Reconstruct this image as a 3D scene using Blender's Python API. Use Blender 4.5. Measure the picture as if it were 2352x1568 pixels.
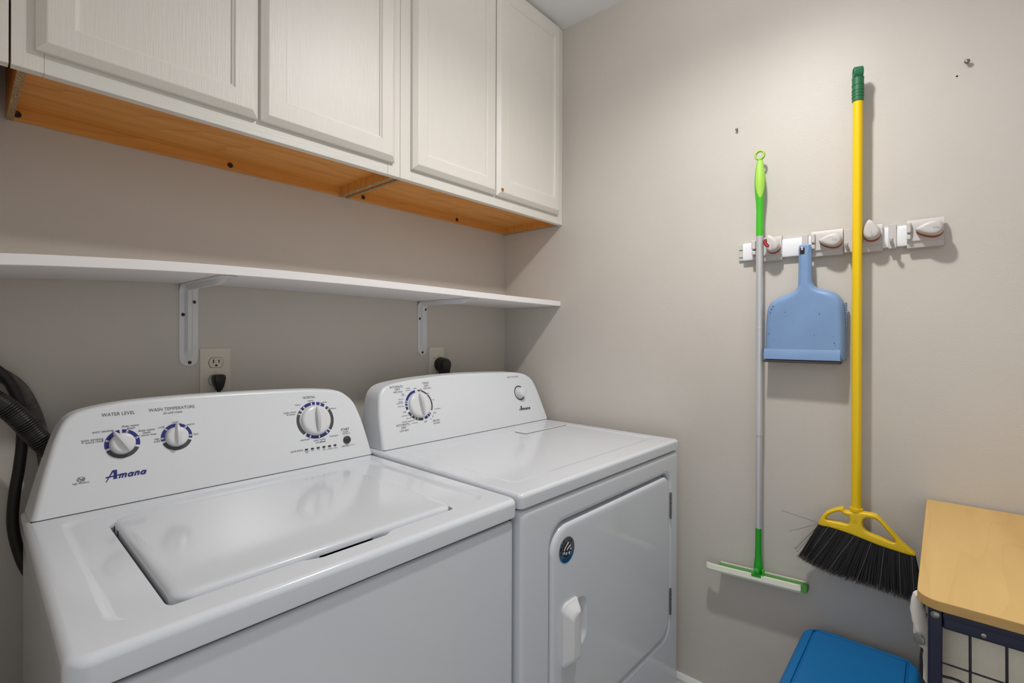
import bpy, bmesh, math, random
from mathutils import Vector, Matrix
from math import sin, cos, pi, radians as R

for o in list(bpy.data.objects):
    bpy.data.objects.remove(o, do_unlink=True)
sc = bpy.context.scene
COL = sc.collection
random.seed(7)

# ------------------------------------------------------------------ camera
cam_d = bpy.data.cameras.new('camera')
cam = bpy.data.objects.new('camera', cam_d); COL.objects.link(cam)
cam_d.sensor_fit = 'HORIZONTAL'; cam_d.sensor_width = 36.0
cam_d.lens = 36.0 * 1125.509 / 2352.0
cam_d.shift_y = -12.53 / 2352.0
cam_d.clip_start = 0.02
_yaw, _pitch, _roll = 0.8484, -0.001, 0.0034
_f = Vector((sin(_yaw), cos(_yaw), 0)); _r = Vector((cos(_yaw), -sin(_yaw), 0)); _u = Vector((0, 0, 1))
_f2 = _f*cos(_pitch) + _u*sin(_pitch); _u2 = _u*cos(_pitch) - _f*sin(_pitch)
_r3 = _r*cos(_roll) + _u2*sin(_roll); _u3 = _u2*cos(_roll) - _r*sin(_roll)
M = Matrix((_r3, _u3, -_f2)).transposed().to_4x4()
M.translation = Vector((-1.5578, -1.4134, 1.2422))
cam.matrix_world = M
sc.camera = cam

# ------------------------------------------------------------------ world, light, exposure
w = bpy.data.worlds.new('world'); sc.world = w; w.use_nodes = True
bg = w.node_tree.nodes['Background']
bg.inputs[0].default_value = (0.86, 0.93, 1.0, 1); bg.inputs[1].default_value = 0.80
LAMP_POWER = 44.0
LX, LY = -.62, -1.07
sd = bpy.data.lights.new('globe_lamp_beam', 'SPOT'); so = bpy.data.objects.new('globe_lamp_beam', sd); COL.objects.link(so)
so.location = (LX, LY, 2.29); sd.energy = LAMP_POWER; sd.color = (1.0, .985, .965)
sd.spot_size = 2.9; sd.spot_blend = 1.0; sd.shadow_soft_size = .035
sc.view_settings.view_transform = 'Standard'
try: sc.view_settings.look = 'None'
except Exception: pass
sc.view_settings.gamma = 1.0
sc.view_settings.use_curve_mapping = False
sc.view_settings.exposure = 0.0

# ------------------------------------------------------------------ helpers
def s2l(r, g, b):
    f = lambda c: (c/255/12.92) if c/255 <= .04045 else ((c/255+.055)/1.055)**2.4
    return (f(r), f(g), f(b), 1)

def tag(o, label=None, cat=None, group=None, kind=None):
    if label: o['label'] = label
    if cat: o['category'] = cat
    if group: o['group'] = group
    if kind: o['kind'] = kind
    return o

def empty(name, loc=(0, 0, 0), rz=0.0):
    o = bpy.data.objects.new(name, None); COL.objects.link(o)
    o.location = loc; o.rotation_euler = (0, 0, rz); o.empty_display_size = .05
    return o

def obj(name, me, mat, parent=None, smooth=True, angle=35, mats=None):
    """link mesh data (or a bmesh) as one object"""
    if isinstance(me, bmesh.types.BMesh):
        bmesh.ops.recalc_face_normals(me, faces=me.faces[:])
        m2 = bpy.data.meshes.new(name); me.to_mesh(m2); me.free(); me = m2
    me.materials.clear()
    for m_ in (mats or [mat]): me.materials.append(m_)
    if smooth and len(me.polygons):
        me.polygons.foreach_set('use_smooth', [True]*len(me.polygons))
        me.set_sharp_from_angle(angle=R(angle))
    o = bpy.data.objects.new(name, me); COL.objects.link(o)
    if parent: o.parent = parent
    if smooth and len(me.polygons) > 6:
        wn = o.modifiers.new('weighted_normal', 'WEIGHTED_NORMAL'); wn.keep_sharp = True; wn.weight = 60
    return o

def add_box(bm, x0, x1, y0, y1, z0, z1, bev=0.0, seg=2):
    x0, x1 = min(x0, x1), max(x0, x1); y0, y1 = min(y0, y1), max(y0, y1); z0, z1 = min(z0, z1), max(z0, z1)
    vs = [bm.verts.new(p) for p in ((x0,y0,z0),(x1,y0,z0),(x1,y1,z0),(x0,y1,z0),(x0,y0,z1),(x1,y0,z1),(x1,y1,z1),(x0,y1,z1))]
    fs = [bm.faces.new([vs[i] for i in q]) for q in ((3,2,1,0),(4,5,6,7),(0,1,5,4),(1,2,6,5),(2,3,7,6),(3,0,4,7))]
    if bev > 0:
        es = list({e for f in fs for e in f.edges})
        bmesh.ops.bevel(bm, geom=es, offset=bev, segments=seg, profile=.5, affect='EDGES')
    return bm

def box(x0, x1, y0, y1, z0, z1, bev=0.0, seg=2):
    return add_box(bmesh.new(), x0, x1, y0, y1, z0, z1, bev, seg)

def add_loft(bm, rings, closed=True, cap0=False, cap1=False):
    R_ = [[bm.verts.new(p) for p in r] for r in rings]
    n = len(rings[0])
    for a, b in zip(R_[:-1], R_[1:]):
        for i in range(n if closed else n-1):
            j = (i+1) % n
            try: bm.faces.new((a[i], a[j], b[j], b[i]))
            except ValueError: pass
    if cap0: bm.faces.new(R_[0][::-1])
    if cap1: bm.faces.new(R_[-1])
    return R_

def loft(rings, **k):
    bm = bmesh.new(); add_loft(bm, rings, **k); return bm

def rrect(u0, u1, v0, v1, r, nc=6, ns=4):
    """rounded rectangle, constant point count; r: one radius or four (u1v0? order: u0v0,u1v0,u1v1,u0v1)"""
    rr = [r]*4 if not isinstance(r, (list, tuple)) else list(r)
    P = []
    cs = [(u0, v0, pi, rr[0], 1, 1), (u1, v0, 1.5*pi, rr[1], -1, 1), (u1, v1, 0, rr[2], -1, -1), (u0, v1, .5*pi, rr[3], 1, -1)]
    corners = []
    for (cu, cv, a0, q, su, sv) in cs:
        q = max(q, 1e-5)
        cx, cy = cu+su*q, cv+sv*q
        corners.append([(cx+q*cos(a0+(pi/2)*k/nc), cy+q*sin(a0+(pi/2)*k/nc)) for k in range(nc+1)])
    for i in range(4):
        P += corners[i]
        a = corners[i][-1]; b = corners[(i+1) % 4][0]
        for k in range(1, ns):
            t = k/ns; P.append((a[0]+(b[0]-a[0])*t, a[1]+(b[1]-a[1])*t))
    return P

def add_tube(bm, pts, r, n=10, caps=True, rs=None):
    pts = [Vector(p) for p in pts]
    rings = []; prev = None
    for i, p in enumerate(pts):
        d = (pts[min(i+1, len(pts)-1)] - pts[max(i-1, 0)]).normalized()
        if prev is None:
            a = Vector((0, 0, 1)) if abs(d.z) < .9 else Vector((1, 0, 0))
            e1 = d.cross(a).normalized()
        else:
            e1 = (prev - d*prev.dot(d)).normalized()
        prev = e1; e2 = d.cross(e1)
        q = rs[i] if rs else r
        rings.append([p + e1*q*cos(2*pi*k/n) + e2*q*sin(2*pi*k/n) for k in range(n)])
    add_loft(bm, rings, cap0=caps, cap1=caps)
    return bm

def tube(pts, r, n=10, caps=True, rs=None): return add_tube(bmesh.new(), pts, r, n, caps, rs)

def smooth_path(pts, k=8):
    """Catmull-Rom"""
    P = [Vector(p) for p in pts]; P = [P[0]*2-P[1]] + P + [P[-1]*2-P[-2]]
    out = []
    for i in range(1, len(P)-2):
        p0, p1, p2, p3 = P[i-1:i+3]
        for j in range(k):
            t = j/k
            out.append(.5*((2*p1)+(p2-p0)*t+(2*p0-5*p1+4*p2-p3)*t*t+(3*p1-p0-3*p2+p3)*t**3))
    out.append(P[-2]); return out

def add_lathe(bm, prof, n=24, axis='z', center=(0, 0, 0), sx=1, sy=1, cap0=True, cap1=True):
    c = Vector(center); rings = []
    for (r, h) in prof:
        ring = []
        for k in range(n):
            a = 2*pi*k/n; p, q = r*cos(a)*sx, r*sin(a)*sy
            ring.append(c + (Vector((p, q, h)) if axis == 'z' else Vector((p, -h, q)) if axis == 'y' else Vector((-h, p, q))))
        rings.append(ring)
    add_loft(bm, rings, cap0=cap0, cap1=cap1); return bm

def lathe(prof, **k): return add_lathe(bmesh.new(), prof, **k)

def chaikin(P, it=2):
    for _ in range(it):
        Q = []
        for i in range(len(P)):
            a, b = P[i], P[(i+1) % len(P)]
            Q += [(.75*a[0]+.25*b[0], .75*a[1]+.25*b[1]), (.25*a[0]+.75*b[0], .25*a[1]+.75*b[1])]
        P = Q
    return P

def inset_poly(P, d):
    n = len(P)
    area = sum(P[i][0]*P[(i+1) % n][1]-P[(i+1) % n][0]*P[i][1] for i in range(n))
    s = 1 if area > 0 else -1
    out = []
    for i in range(n):
        a, b, c = Vector(P[i-1]), Vector(P[i]), Vector(P[(i+1) % n])
        t = (c-a)
        if t.length < 1e-9: out.append(tuple(b)); continue
        t.normalize(); nrm = Vector((-t.y, t.x))*s
        out.append((b.x+nrm.x*d, b.y+nrm.y*d))
    return out

def curve_solid(polys, ext, bev=0.0, res=2, ):
    """2-D filled outline (holes allowed) extruded: mesh in xy, thickness z"""
    cu = bpy.data.curves.new('outline', 'CURVE'); cu.dimensions = '2D'; cu.fill_mode = 'BOTH'
    for P in polys:
        s = cu.splines.new('POLY'); s.points.add(len(P)-1)
        for p_, q in zip(s.points, P): p_.co = (q[0], q[1], 0, 1)
        s.use_cyclic_u = True
    cu.extrude = ext; cu.bevel_depth = bev; cu.bevel_resolution = res; cu.offset = -bev
    t = bpy.data.objects.new('tmp', cu); COL.objects.link(t)
    dg = bpy.context.evaluated_depsgraph_get(); dg.update()
    me = bpy.data.meshes.new_from_object(t.evaluated_get(dg))
    bpy.data.objects.remove(t); bpy.data.curves.remove(cu)
    return me

def plate_solid(polys, half, bev):
    """flat plate with holes: first outline is the rim, the rest are holes; rounded edges; xy plane, thickness z"""
    bm = bmesh.new(); ends = [[], []]
    for i, P in enumerate(polys):
        d = bev if i == 0 else -bev
        Q = inset_poly(P, d); Q2 = inset_poly(P, d*.3)
        rings = [[(x, y, -half) for x, y in Q], [(x, y, -half+bev*.3) for x, y in Q2], [(x, y, -half+bev) for x, y in P], [(x, y, half-bev) for x, y in P], [(x, y, half-bev*.3) for x, y in Q2], [(x, y, half) for x, y in Q]]
        RR = add_loft(bm, rings)
        for k, r_ in ((0, RR[0]), (1, RR[-1])):
            ends[k] += [bm.edges.get((r_[j], r_[(j+1) % len(r_)])) for j in range(len(r_))]
    for e in ends: bmesh.ops.triangle_fill(bm, use_beauty=True, use_dissolve=False, edges=e)
    bmesh.ops.recalc_face_normals(bm, faces=bm.faces[:])
    me = bpy.data.meshes.new('plate'); bm.to_mesh(me); bm.free(); return me

def text_mesh(s, size, align='CENTER', bold=0.0, shear=0.0, space=1.0, line=1.0):
    cu = bpy.data.curves.new('txt', 'FONT'); cu.body = s; cu.size = size; cu.align_x = align; cu.align_y = 'CENTER'
    cu.offset = bold; cu.shear = shear; cu.space_character = space; cu.space_line = line
    cu.resolution_u = 3
    t = bpy.data.objects.new('tmp', cu); COL.objects.link(t)
    dg = bpy.context.evaluated_depsgraph_get(); dg.update()
    me = bpy.data.meshes.new_from_object(t.evaluated_get(dg))
    bpy.data.objects.remove(t); bpy.data.curves.remove(cu)
    return me

def xform(me, mat): me.transform(mat); return me

# ------------------------------------------------------------------ materials
def new_mat(name):
    m = bpy.data.materials.new(name); m.use_nodes = True
    return m, m.node_tree.nodes, m.node_tree.links, m.node_tree.nodes['Principled BSDF']

def mat(name, col, rough=.5, metal=0, spec=.5, coat=0, bump=0, bscale=200, var=0, vscale=5, stretch=None, emit=None):
    m, N, L, b = new_mat(name)
    b.inputs['Base Color'].default_value = col if len(col) == 4 else (*col, 1)
    b.inputs['Roughness'].default_value = rough; b.inputs['Metallic'].default_value = metal
    b.inputs['Specular IOR Level'].default_value = spec; b.inputs['Coat Weight'].default_value = coat
    tc = N.new('ShaderNodeTexCoord'); src = tc.outputs['Object']
    if stretch:
        mp = N.new('ShaderNodeMapping'); mp.inputs['Scale'].default_value = stretch
        L.new(src, mp.inputs['Vector']); src = mp.outputs['Vector']
    if bump:
        n = N.new('ShaderNodeTexNoise'); n.inputs['Scale'].default_value = bscale; n.inputs['Detail'].default_value = 4
        L.new(src, n.inputs['Vector'])
        bp = N.new('ShaderNodeBump'); bp.inputs['Strength'].default_value = bump; bp.inputs['Distance'].default_value = .002
        L.new(n.outputs['Fac'], bp.inputs['Height']); L.new(bp.outputs['Normal'], b.inputs['Normal'])
    if var:
        n = N.new('ShaderNodeTexNoise'); n.inputs['Scale'].default_value = vscale; n.inputs['Detail'].default_value = 6
        L.new(src, n.inputs['Vector'])
        hs = N.new('ShaderNodeMapRange'); hs.inputs[1].default_value = .3; hs.inputs[2].default_value = .7
        hs.inputs[3].default_value = 1-var; hs.inputs[4].default_value = 1+var
        L.new(n.outputs['Fac'], hs.inputs[0])
        mx = N.new('ShaderNodeVectorMath'); mx.operation = 'SCALE'; mx.inputs[0].default_value = col[:3]
        L.new(hs.outputs[0], mx.inputs['Scale']); L.new(mx.outputs[0], b.inputs['Base Color'])
    if emit:
        b.inputs['Emission Color'].default_value = (*emit[:3], 1); b.inputs['Emission Strength'].default_value = emit[3]
    return m

def wood(name, c1, c2, axis='x', scale=14, rough=.45, streak=18, coat=0, bump=.05, cath=1.0):
    m, N, L, b = new_mat(name)
    tc = N.new('ShaderNodeTexCoord'); mp = N.new('ShaderNodeMapping')
    s = {'x': (1, streak, streak), 'y': (streak, 1, streak), 'z': (streak, streak, 1)}[axis]
    mp.inputs['Scale'].default_value = s; L.new(tc.outputs['Object'], mp.inputs['Vector'])
    n = N.new('ShaderNodeTexNoise'); n.inputs['Scale'].default_value = scale/4; n.inputs['Detail'].default_value = 8; n.inputs['Distortion'].default_value = .6
    L.new(mp.outputs[0], n.inputs['Vector'])
    mp2 = N.new('ShaderNodeMapping')
    s2 = {'x': (.35, 2.2, 2.2), 'y': (2.2, .35, 2.2), 'z': (2.2, 2.2, .35)}[axis]
    mp2.inputs['Scale'].default_value = s2; L.new(tc.outputs['Object'], mp2.inputs['Vector'])
    n2 = N.new('ShaderNodeTexNoise'); n2.inputs['Scale'].default_value = 2.5; n2.inputs['Detail'].default_value = 2
    L.new(mp2.outputs[0], n2.inputs['Vector'])
    mm = N.new('ShaderNodeMath'); mm.operation = 'MULTIPLY'; mm.inputs[1].default_value = 13; L.new(n2.outputs['Fac'], mm.inputs[0])
    fr = N.new('ShaderNodeMath'); fr.operation = 'FRACT'; L.new(mm.outputs[0], fr.inputs[0])
    pw = N.new('ShaderNodeMath'); pw.operation = 'POWER'; pw.inputs[1].default_value = 7; L.new(fr.outputs[0], pw.inputs[0])
    pm = N.new('ShaderNodeMath'); pm.operation = 'MULTIPLY'; pm.inputs[1].default_value = .55*cath; L.new(pw.outputs[0], pm.inputs[0])
    rp = N.new('ShaderNodeMapRange'); rp.inputs[1].default_value = .3; rp.inputs[2].default_value = .7; L.new(n.outputs['Fac'], rp.inputs[0])
    hl = N.new('ShaderNodeMath'); hl.operation = 'MULTIPLY'; hl.inputs[1].default_value = .6; L.new(rp.outputs[0], hl.inputs[0])
    ad = N.new('ShaderNodeMath'); ad.operation = 'ADD'; ad.use_clamp = True; L.new(hl.outputs[0], ad.inputs[0]); L.new(pm.outputs[0], ad.inputs[1])
    mx = N.new('ShaderNodeMix'); mx.data_type = 'RGBA'; mx.inputs[6].default_value = c1; mx.inputs[7].default_value = c2
    L.new(ad.outputs[0], mx.inputs[0]); L.new(mx.outputs[2], b.inputs['Base Color'])
    b.inputs['Roughness'].default_value = rough; b.inputs['Coat Weight'].default_value = coat
    bp = N.new('ShaderNodeBump'); bp.inputs['Strength'].default_value = bump; bp.inputs['Distance'].default_value = .001
    L.new(n.outputs['Fac'], bp.inputs['Height']); L.new(bp.outputs['Normal'], b.inputs['Normal'])
    return m

def wall_paint(name, col, rough=.45):
    m, N, L, b = new_mat(name)
    tc = N.new('ShaderNodeTexCoord')
    n = N.new('ShaderNodeTexNoise'); n.inputs['Scale'].default_value = 260; n.inputs['Detail'].default_value = 2
    L.new(tc.outputs['Object'], n.inputs['Vector'])
    n3 = N.new('ShaderNodeTexNoise'); n3.inputs['Scale'].default_value = 45; n3.inputs['Detail'].default_value = 3
    L.new(tc.outputs['Object'], n3.inputs['Vector'])
    ad = N.new('ShaderNodeMath'); ad.operation = 'ADD'; L.new(n.outputs['Fac'], ad.inputs[0]); L.new(n3.outputs['Fac'], ad.inputs[1])
    bp = N.new('ShaderNodeBump'); bp.inputs['Strength'].default_value = .17; bp.inputs['Distance'].default_value = .0012
    L.new(ad.outputs[0], bp.inputs['Height']); L.new(bp.outputs['Normal'], b.inputs['Normal'])
    # small scuffs and dirt specks
    v = N.new('ShaderNodeTexNoise'); v.inputs['Scale'].default_value = 34; v.inputs['Detail'].default_value = 5; v.inputs['Roughness'].default_value = .7
    L.new(tc.outputs['Object'], v.inputs['Vector'])
    r1 = N.new('ShaderNodeMapRange'); r1.inputs[1].default_value = .74; r1.inputs[2].default_value = .80; r1.inputs[3].default_value = 0; r1.inputs[4].default_value = .45
    L.new(v.outputs['Fac'], r1.inputs[0])
    v2 = N.new('ShaderNodeTexNoise'); v2.inputs['Scale'].default_value = 2.2; v2.inputs['Detail'].default_value = 4
    L.new(tc.outputs['Object'], v2.inputs['Vector'])
    r2 = N.new('ShaderNodeMapRange'); r2.inputs[1].default_value = .35; r2.inputs[2].default_value = .65; r2.inputs[3].default_value = .97; r2.inputs[4].default_value = 1.03
    L.new(v2.outputs['Fac'], r2.inputs[0])
    sc_ = N.new('ShaderNodeVectorMath'); sc_.operation = 'SCALE'; sc_.inputs[0].default_value = col[:3]; L.new(r2.outputs[0], sc_.inputs['Scale'])
    mx = N.new('ShaderNodeMix'); mx.data_type = 'RGBA'; L.new(r1.outputs[0], mx.inputs[0]); L.new(sc_.outputs[0], mx.inputs[6])
    mx.inputs[7].default_value = (col[0]*.45, col[1]*.43, col[2]*.4, 1)
    L.new(mx.outputs[2], b.inputs['Base Color'])
    b.inputs['Roughness'].default_value = rough; b.inputs['Specular IOR Level'].default_value = .25
    return m

WALL = wall_paint('greige_wall_paint', s2l(206, 199, 190))
CEIL = mat('white_ceiling_paint', s2l(240, 241, 244), .9, bump=.3, bscale=80)
FLOOR = wood('light_vinyl_floor', s2l(186, 172, 154), s2l(160, 144, 124), 'y', 10, .5)
TRIM = mat('white_trim_paint', s2l(232, 230, 226), .4)
ENAMEL = mat('white_appliance_enamel', s2l(217, 220, 225), .12, spec=.5, bump=.006, bscale=30)
ENAMEL2 = mat('white_lid_enamel', s2l(214, 217, 222), .12, bump=.005, bscale=40)
CONSOLE = mat('white_console_plastic', s2l(226, 228, 231), .3)
KNOBM = mat('white_knob_plastic', s2l(225, 225, 226), .25)
KNOBG = mat('grey_pointer_plastic', s2l(196, 196, 198), .3)
BLUEINK = mat('blue_ink', s2l(30, 38, 118), .5)
GREYINK = mat('dark_grey_ink', s2l(70, 70, 72), .5)
TEXTINK = mat('text_ink', s2l(78, 78, 83), .6)
WHITEINK = mat('white_ink', s2l(222, 222, 226), .5)
DKBTN = mat('dark_button_plastic', s2l(58, 58, 60), .3)
DARKGAP = mat('dark_gap', s2l(20, 20, 20), .8)  # near-black standing in for shade in gaps and holes; also colours the bases
CABPAINT = mat('warm_white_cabinet_paint', s2l(228, 223, 215), .42, bump=.24, bscale=60, stretch=(6, 6, .35), var=.012, vscale=30)
CABFRAME = mat('warm_white_frame_paint', s2l(226, 222, 214), .42, bump=.2, bscale=60, stretch=(.35, 6, 6))
ORANGE = wood('orange_wood_laminate', s2l(228, 164, 84), s2l(202, 132, 56), 'x', 12, .45)
ORANGEY = wood('orange_wood_laminate_side', s2l(228, 164, 84), s2l(202, 132, 56), 'z', 12, .45)
MELAMINE = mat('white_melamine', s2l(244, 239, 238), .4)
BRKT = mat('white_powder_coat', s2l(225, 225, 226), .3)
STEEL = mat('grey_steel', s2l(150, 150, 148), .35, metal=1)
DKSTEEL = mat('dark_screw_steel', s2l(80, 76, 72), .4, metal=1)
BRASS = mat('brass', s2l(196, 158, 76), .35, metal=1)
IVORY = mat('ivory_outlet_plastic', s2l(222, 213, 198), .35)
IVORY2 = mat('ivory_receptacle_plastic', s2l(216, 208, 192), .3)
BLACK = mat('black_plastic', s2l(26, 25, 25), .4)
BLACKR = mat('black_rubber', s2l(30, 27, 25), .55, var=.3, vscale=60)
FOAM = mat('grey_foam_sleeve', s2l(98, 94, 92), .9, bump=.6, bscale=260, var=.4, vscale=60)
HOSEM = mat('black_corrugated_hose', s2l(34, 32, 31), .35)
YELLOW = mat('yellow_plastic', s2l(240, 200, 6), .3, spec=.5)
YHEAD = mat('yellow_broom_plastic', s2l(240, 200, 20), .35, var=.06, vscale=25)
DGREEN = mat('dark_green_rubber', s2l(34, 106, 66), .5, bump=.1, bscale=300)
GREEN = mat('bright_green_plastic', s2l(70, 190, 40), .3)
GREEN2 = mat('mid_green_plastic', s2l(34, 164, 40), .35)
LIME = mat('lime_grip_rubber', s2l(166, 214, 80), .5)
ALU = mat('silver_pole', s2l(208, 208, 210), .3, metal=.35)
BRISTLE = mat('black_bristle', s2l(30, 29, 30), .5)
BRISTLET = mat('grey_bristle_tip', s2l(104, 96, 88), .8)
PANBLUE = mat('blue_grey_plastic', s2l(126, 156, 196), .35, var=.05, vscale=14)
SPONGE = mat('cream_rubber', s2l(226, 226, 210), .6, bump=.1, bscale=200)
RAILW = mat('white_rail_plastic', s2l(238, 238, 240), .35)
RAILG = mat('translucent_end_plastic', s2l(196, 198, 190), .4)
GRIP = mat('warm_grey_gripper_plastic', s2l(202, 196, 192), .42)
RUST = mat('rust_rubber', s2l(166, 72, 30), .6)
RED = mat('red_mark', s2l(226, 30, 40), .5)
MAPLE = wood('maple_laminate', s2l(224, 186, 118), s2l(200, 158, 92), 'x', 7, .42, streak=9, cath=.4)
MAPLEE = wood('maple_edge', s2l(204, 164, 98), s2l(176, 134, 74), 'y', 7, .45, cath=.4)
NAVY = mat('navy_powder_coat', s2l(6, 16, 50), .35)
WIRE = mat('dark_wire', s2l(30, 30, 40), .4)
CANVAS = mat('beige_canvas', s2l(222, 211, 192), .95, bump=.5, bscale=500, var=.06, vscale=12)
CANVASW = mat('white_canvas_hem', s2l(226, 220, 212), .9, bump=.12, bscale=500)
BINBLUE = mat('blue_bin_plastic', s2l(0, 110, 174), .5, bump=.08, bscale=300)
BULBM = mat('lit_frosted_globe', (1, 1, 1, 1), .5, emit=(1.0, .985, .965, 64.0))
PORC = mat('white_porcelain', s2l(230, 230, 228), .3)

def particle_board():
    m, N, L, b = new_mat('particle_board')
    tc = N.new('ShaderNodeTexCoord'); n = N.new('ShaderNodeTexNoise'); n.inputs['Scale'].default_value = 420; n.inputs['Detail'].default_value = 3
    L.new(tc.outputs['Object'], n.inputs['Vector'])
    cr = N.new('ShaderNodeValToRGB'); cr.color_ramp.elements[0].position = .35; cr.color_ramp.elements[0].color = s2l(96, 76, 52)
    cr.color_ramp.elements[1].position = .65; cr.color_ramp.elements[1].color = s2l(206, 178, 134)
    L.new(n.outputs['Fac'], cr.inputs[0]); L.new(cr.outputs[0], b.inputs['Base Color']); b.inputs['Roughness'].default_value = .9
    return m
PARTICLE = particle_board()

# ------------------------------------------------------------------ room shell
H = 2.4288
def struct(name, bm, m): return tag(obj(name, bm, m, smooth=False), kind='structure')
struct('wall_back', box(-1.88, .1, 0, .1, 0, H), WALL)
struct('wall_right', box(0, .1, -3.0, 0, 0, H), WALL)
struct('unseen_wall_left', box(-1.80, -1.70, -.95, 0, 0, H), WALL)  # unseen short wall, set close to darken the gap beside the washer
struct('added_wall_front', box(-1.15, .1, -2.45, -2.35, 0, H), WALL)  # unseen wall piece added to dim the appliance fronts and deepen shadows
struct('floor', box(-2.6, .1, -3.0, .1, -.1, 0), FLOOR)
struct('ceiling', box(-2.6, .1, -3.0, .1, H, H+.1), CEIL)
# baseboard along the right wall: profile swept in y
prof = [(0, 0), (-.014, 0), (-.014, .118), (-.012, .126), (-.012, .136), (-.007, .146), (-.004, .15), (0, .15)]
bb = loft([[(x, y, z) for x, z in prof] for y in (-3.0, 0)], cap0=True, cap1=True)
struct('baseboard_right', bb, TRIM)
bb = loft([[(x, y, z) for y, z in prof] for x in (-1.70, -.015)], cap0=True, cap1=True)
struct('baseboard_back', bb, TRIM)

# ------------------------------------------------------------------ ceiling light (bare bulb on a porcelain holder)
cl = empty('ceiling_light', (LX, LY, H))
tag(cl, 'small lit frosted globe lamp on a white ceiling base', 'light')
obj('lamp_housing', lathe([(.075, 0), (.076, -.012), (.062, -.030), (.040, -.042), (.024, -.048), (.022, -.052)], n=36), PORC, cl)
obj('lit_globe', lathe([(.020, -.051), (.030, -.06), (.038, -.075), (.040, -.09), (.037, -.105), (.028, -.119), (.014, -.127), (.001, -.129)], n=32), BULBM, cl)

# ------------------------------------------------------------------ washing machine
def top_profile(u0, u1, v0, v1, zb, zt, rad, r_edge, nc, ns):
    """outer rings of a lid-like cover from its bottom edge up over the rounded top edge"""
    rings = [[(u, v, zb) for u, v in rrect(u0+.004, u1-.004, v0+.004, v1-.004, rad, nc, ns)],
             [(u, v, zb) for u, v in rrect(u0+.0005, u1-.0005, v0+.0005, v1-.0005, rad, nc, ns)],
             [(u, v, zb+.002) for u, v in rrect(u0, u1, v0, v1, rad, nc, ns)]]
    for k in range(0, 6):
        a = (pi/2)*k/5
        d = r_edge*(1-cos(a)); z = zt - r_edge + r_edge*sin(a)
        rings.append([(u, v, z) for u, v in rrect(u0+d, u1-d, v0+d, v1-d, max(rad-d*.6, .003), nc, ns)])
    return rings

TH = R(17)
def face_mat(v0, z0):
    """maps (u, h, n) of a control panel face into the machine's own axes"""
    m = Matrix(((1, 0, 0, 0), (0, sin(TH), -cos(TH), v0), (0, cos(TH), sin(TH), z0), (0, 0, 0, 1)))
    return m

def console(outline, v0, z0, vback, name, parent):
    """outline: (u, h) left bottom -> over the top -> right bottom, on the leaning front face"""
    F = face_mat(v0, z0)
    n = len(outline)
    # dense outline
    pts = [Vector((u, h, 0)) for u, h in outline]
    P = smooth_path(pts, 6)
    um = (outline[0][0]+outline[-1][0])/2
    hmax = max(p.y for p in P)
    def ins(d):
        Q = [(p.x, p.y) for p in P]; Q2 = Q + []
        out = []
        for i in range(len(Q)):
            a = Vector(Q[max(i-1, 0)]); b = Vector(Q[i]); c = Vector(Q[min(i+1, len(Q)-1)])
            t = (c-a).normalized(); nr = Vector((t.y, -t.x))
            q = b + nr*d
            if i in (0, len(Q)-1): q.y = b.y
            out.append((q.x, q.y))
        return out
    rings = []
    r = .010
    full = [(p.x, p.y) for p in P]
    def back(vb, grow):
        out = []
        for (u, h) in full:
            p = F @ Vector((u, h, 0))
            out.append(Vector((um+(u-um)*grow, vb, p.z + (-.002 if h > .1 else 0))))
        return out
    # back plane
    rings.append([Vector((um+(p.x-um)*.985, vback, max(p.z-.006, z0))) for p in back(vback, 1.0)])
    rings.append([Vector((p.x, vback-.008, p.z)) for p in back(vback, 1.006)])
    # rim where the shell meets the face, fillet in steps
    steps = 5
    for k in range(steps+1):
        a = (pi/2)*k/steps
        d = r*(1-sin(a)) if False else r*(1-cos(a))
        nn = -r + r*sin(a)
        ring = [F @ Vector((u, h, nn)) for (u, h) in ins(d)]
        for q in ring: q.z = max(q.z, z0)
        rings.append(ring)
    bm = bmesh.new()
    RR = add_loft(bm, rings, closed=False)
    bm.faces.new(RR[-1]); bm.faces.new(RR[0][::-1])
    bm.faces.new([r_[0] for r_ in RR] + [r_[-1] for r_ in RR[::-1]])
    return obj(name, bm, CONSOLE, parent, angle=28)

def put(me, F, u, h, n=.0005, rot=0):
    """place a flat mesh on a control panel"""
    return xform(me, F @ Matrix.Translation((u, h, n)) @ Matrix.Rotation(rot, 4, 'Z'))

def arc_mesh(r0, r1, a0, a1, n=24, z=0):
    """a ring sector; angles clockwise from the top, degrees"""
    bm = bmesh.new(); A = []
    for k in range(n+1):
        a = R(a0+(a1-a0)*k/n)
        A.append((bm.verts.new((r0*sin(a), r0*cos(a), z)), bm.verts.new((r1*sin(a), r1*cos(a), z))))
    for p, q in zip(A[:-1], A[1:]): bm.faces.new((p[0], q[0], q[1], p[1]))
    me = bpy.data.meshes.new('arc'); bm.to_mesh(me); bm.free(); return me

def pill_mesh(l, wd, n=6):
    P = [(wd*cos(a), l/2-wd+wd*sin(a)) for a in [pi*k/n for k in range(n+1)]] + [(wd*cos(a), -l/2+wd+wd*sin(a)) for a in [pi+pi*k/n for k in range(n+1)]]
    bm = bmesh.new(); bm.faces.new([bm.verts.new((x, y, 0)) for x, y in P])
    me = bpy.data.meshes.new('pill'); bm.to_mesh(me); bm.free(); return me

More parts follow.
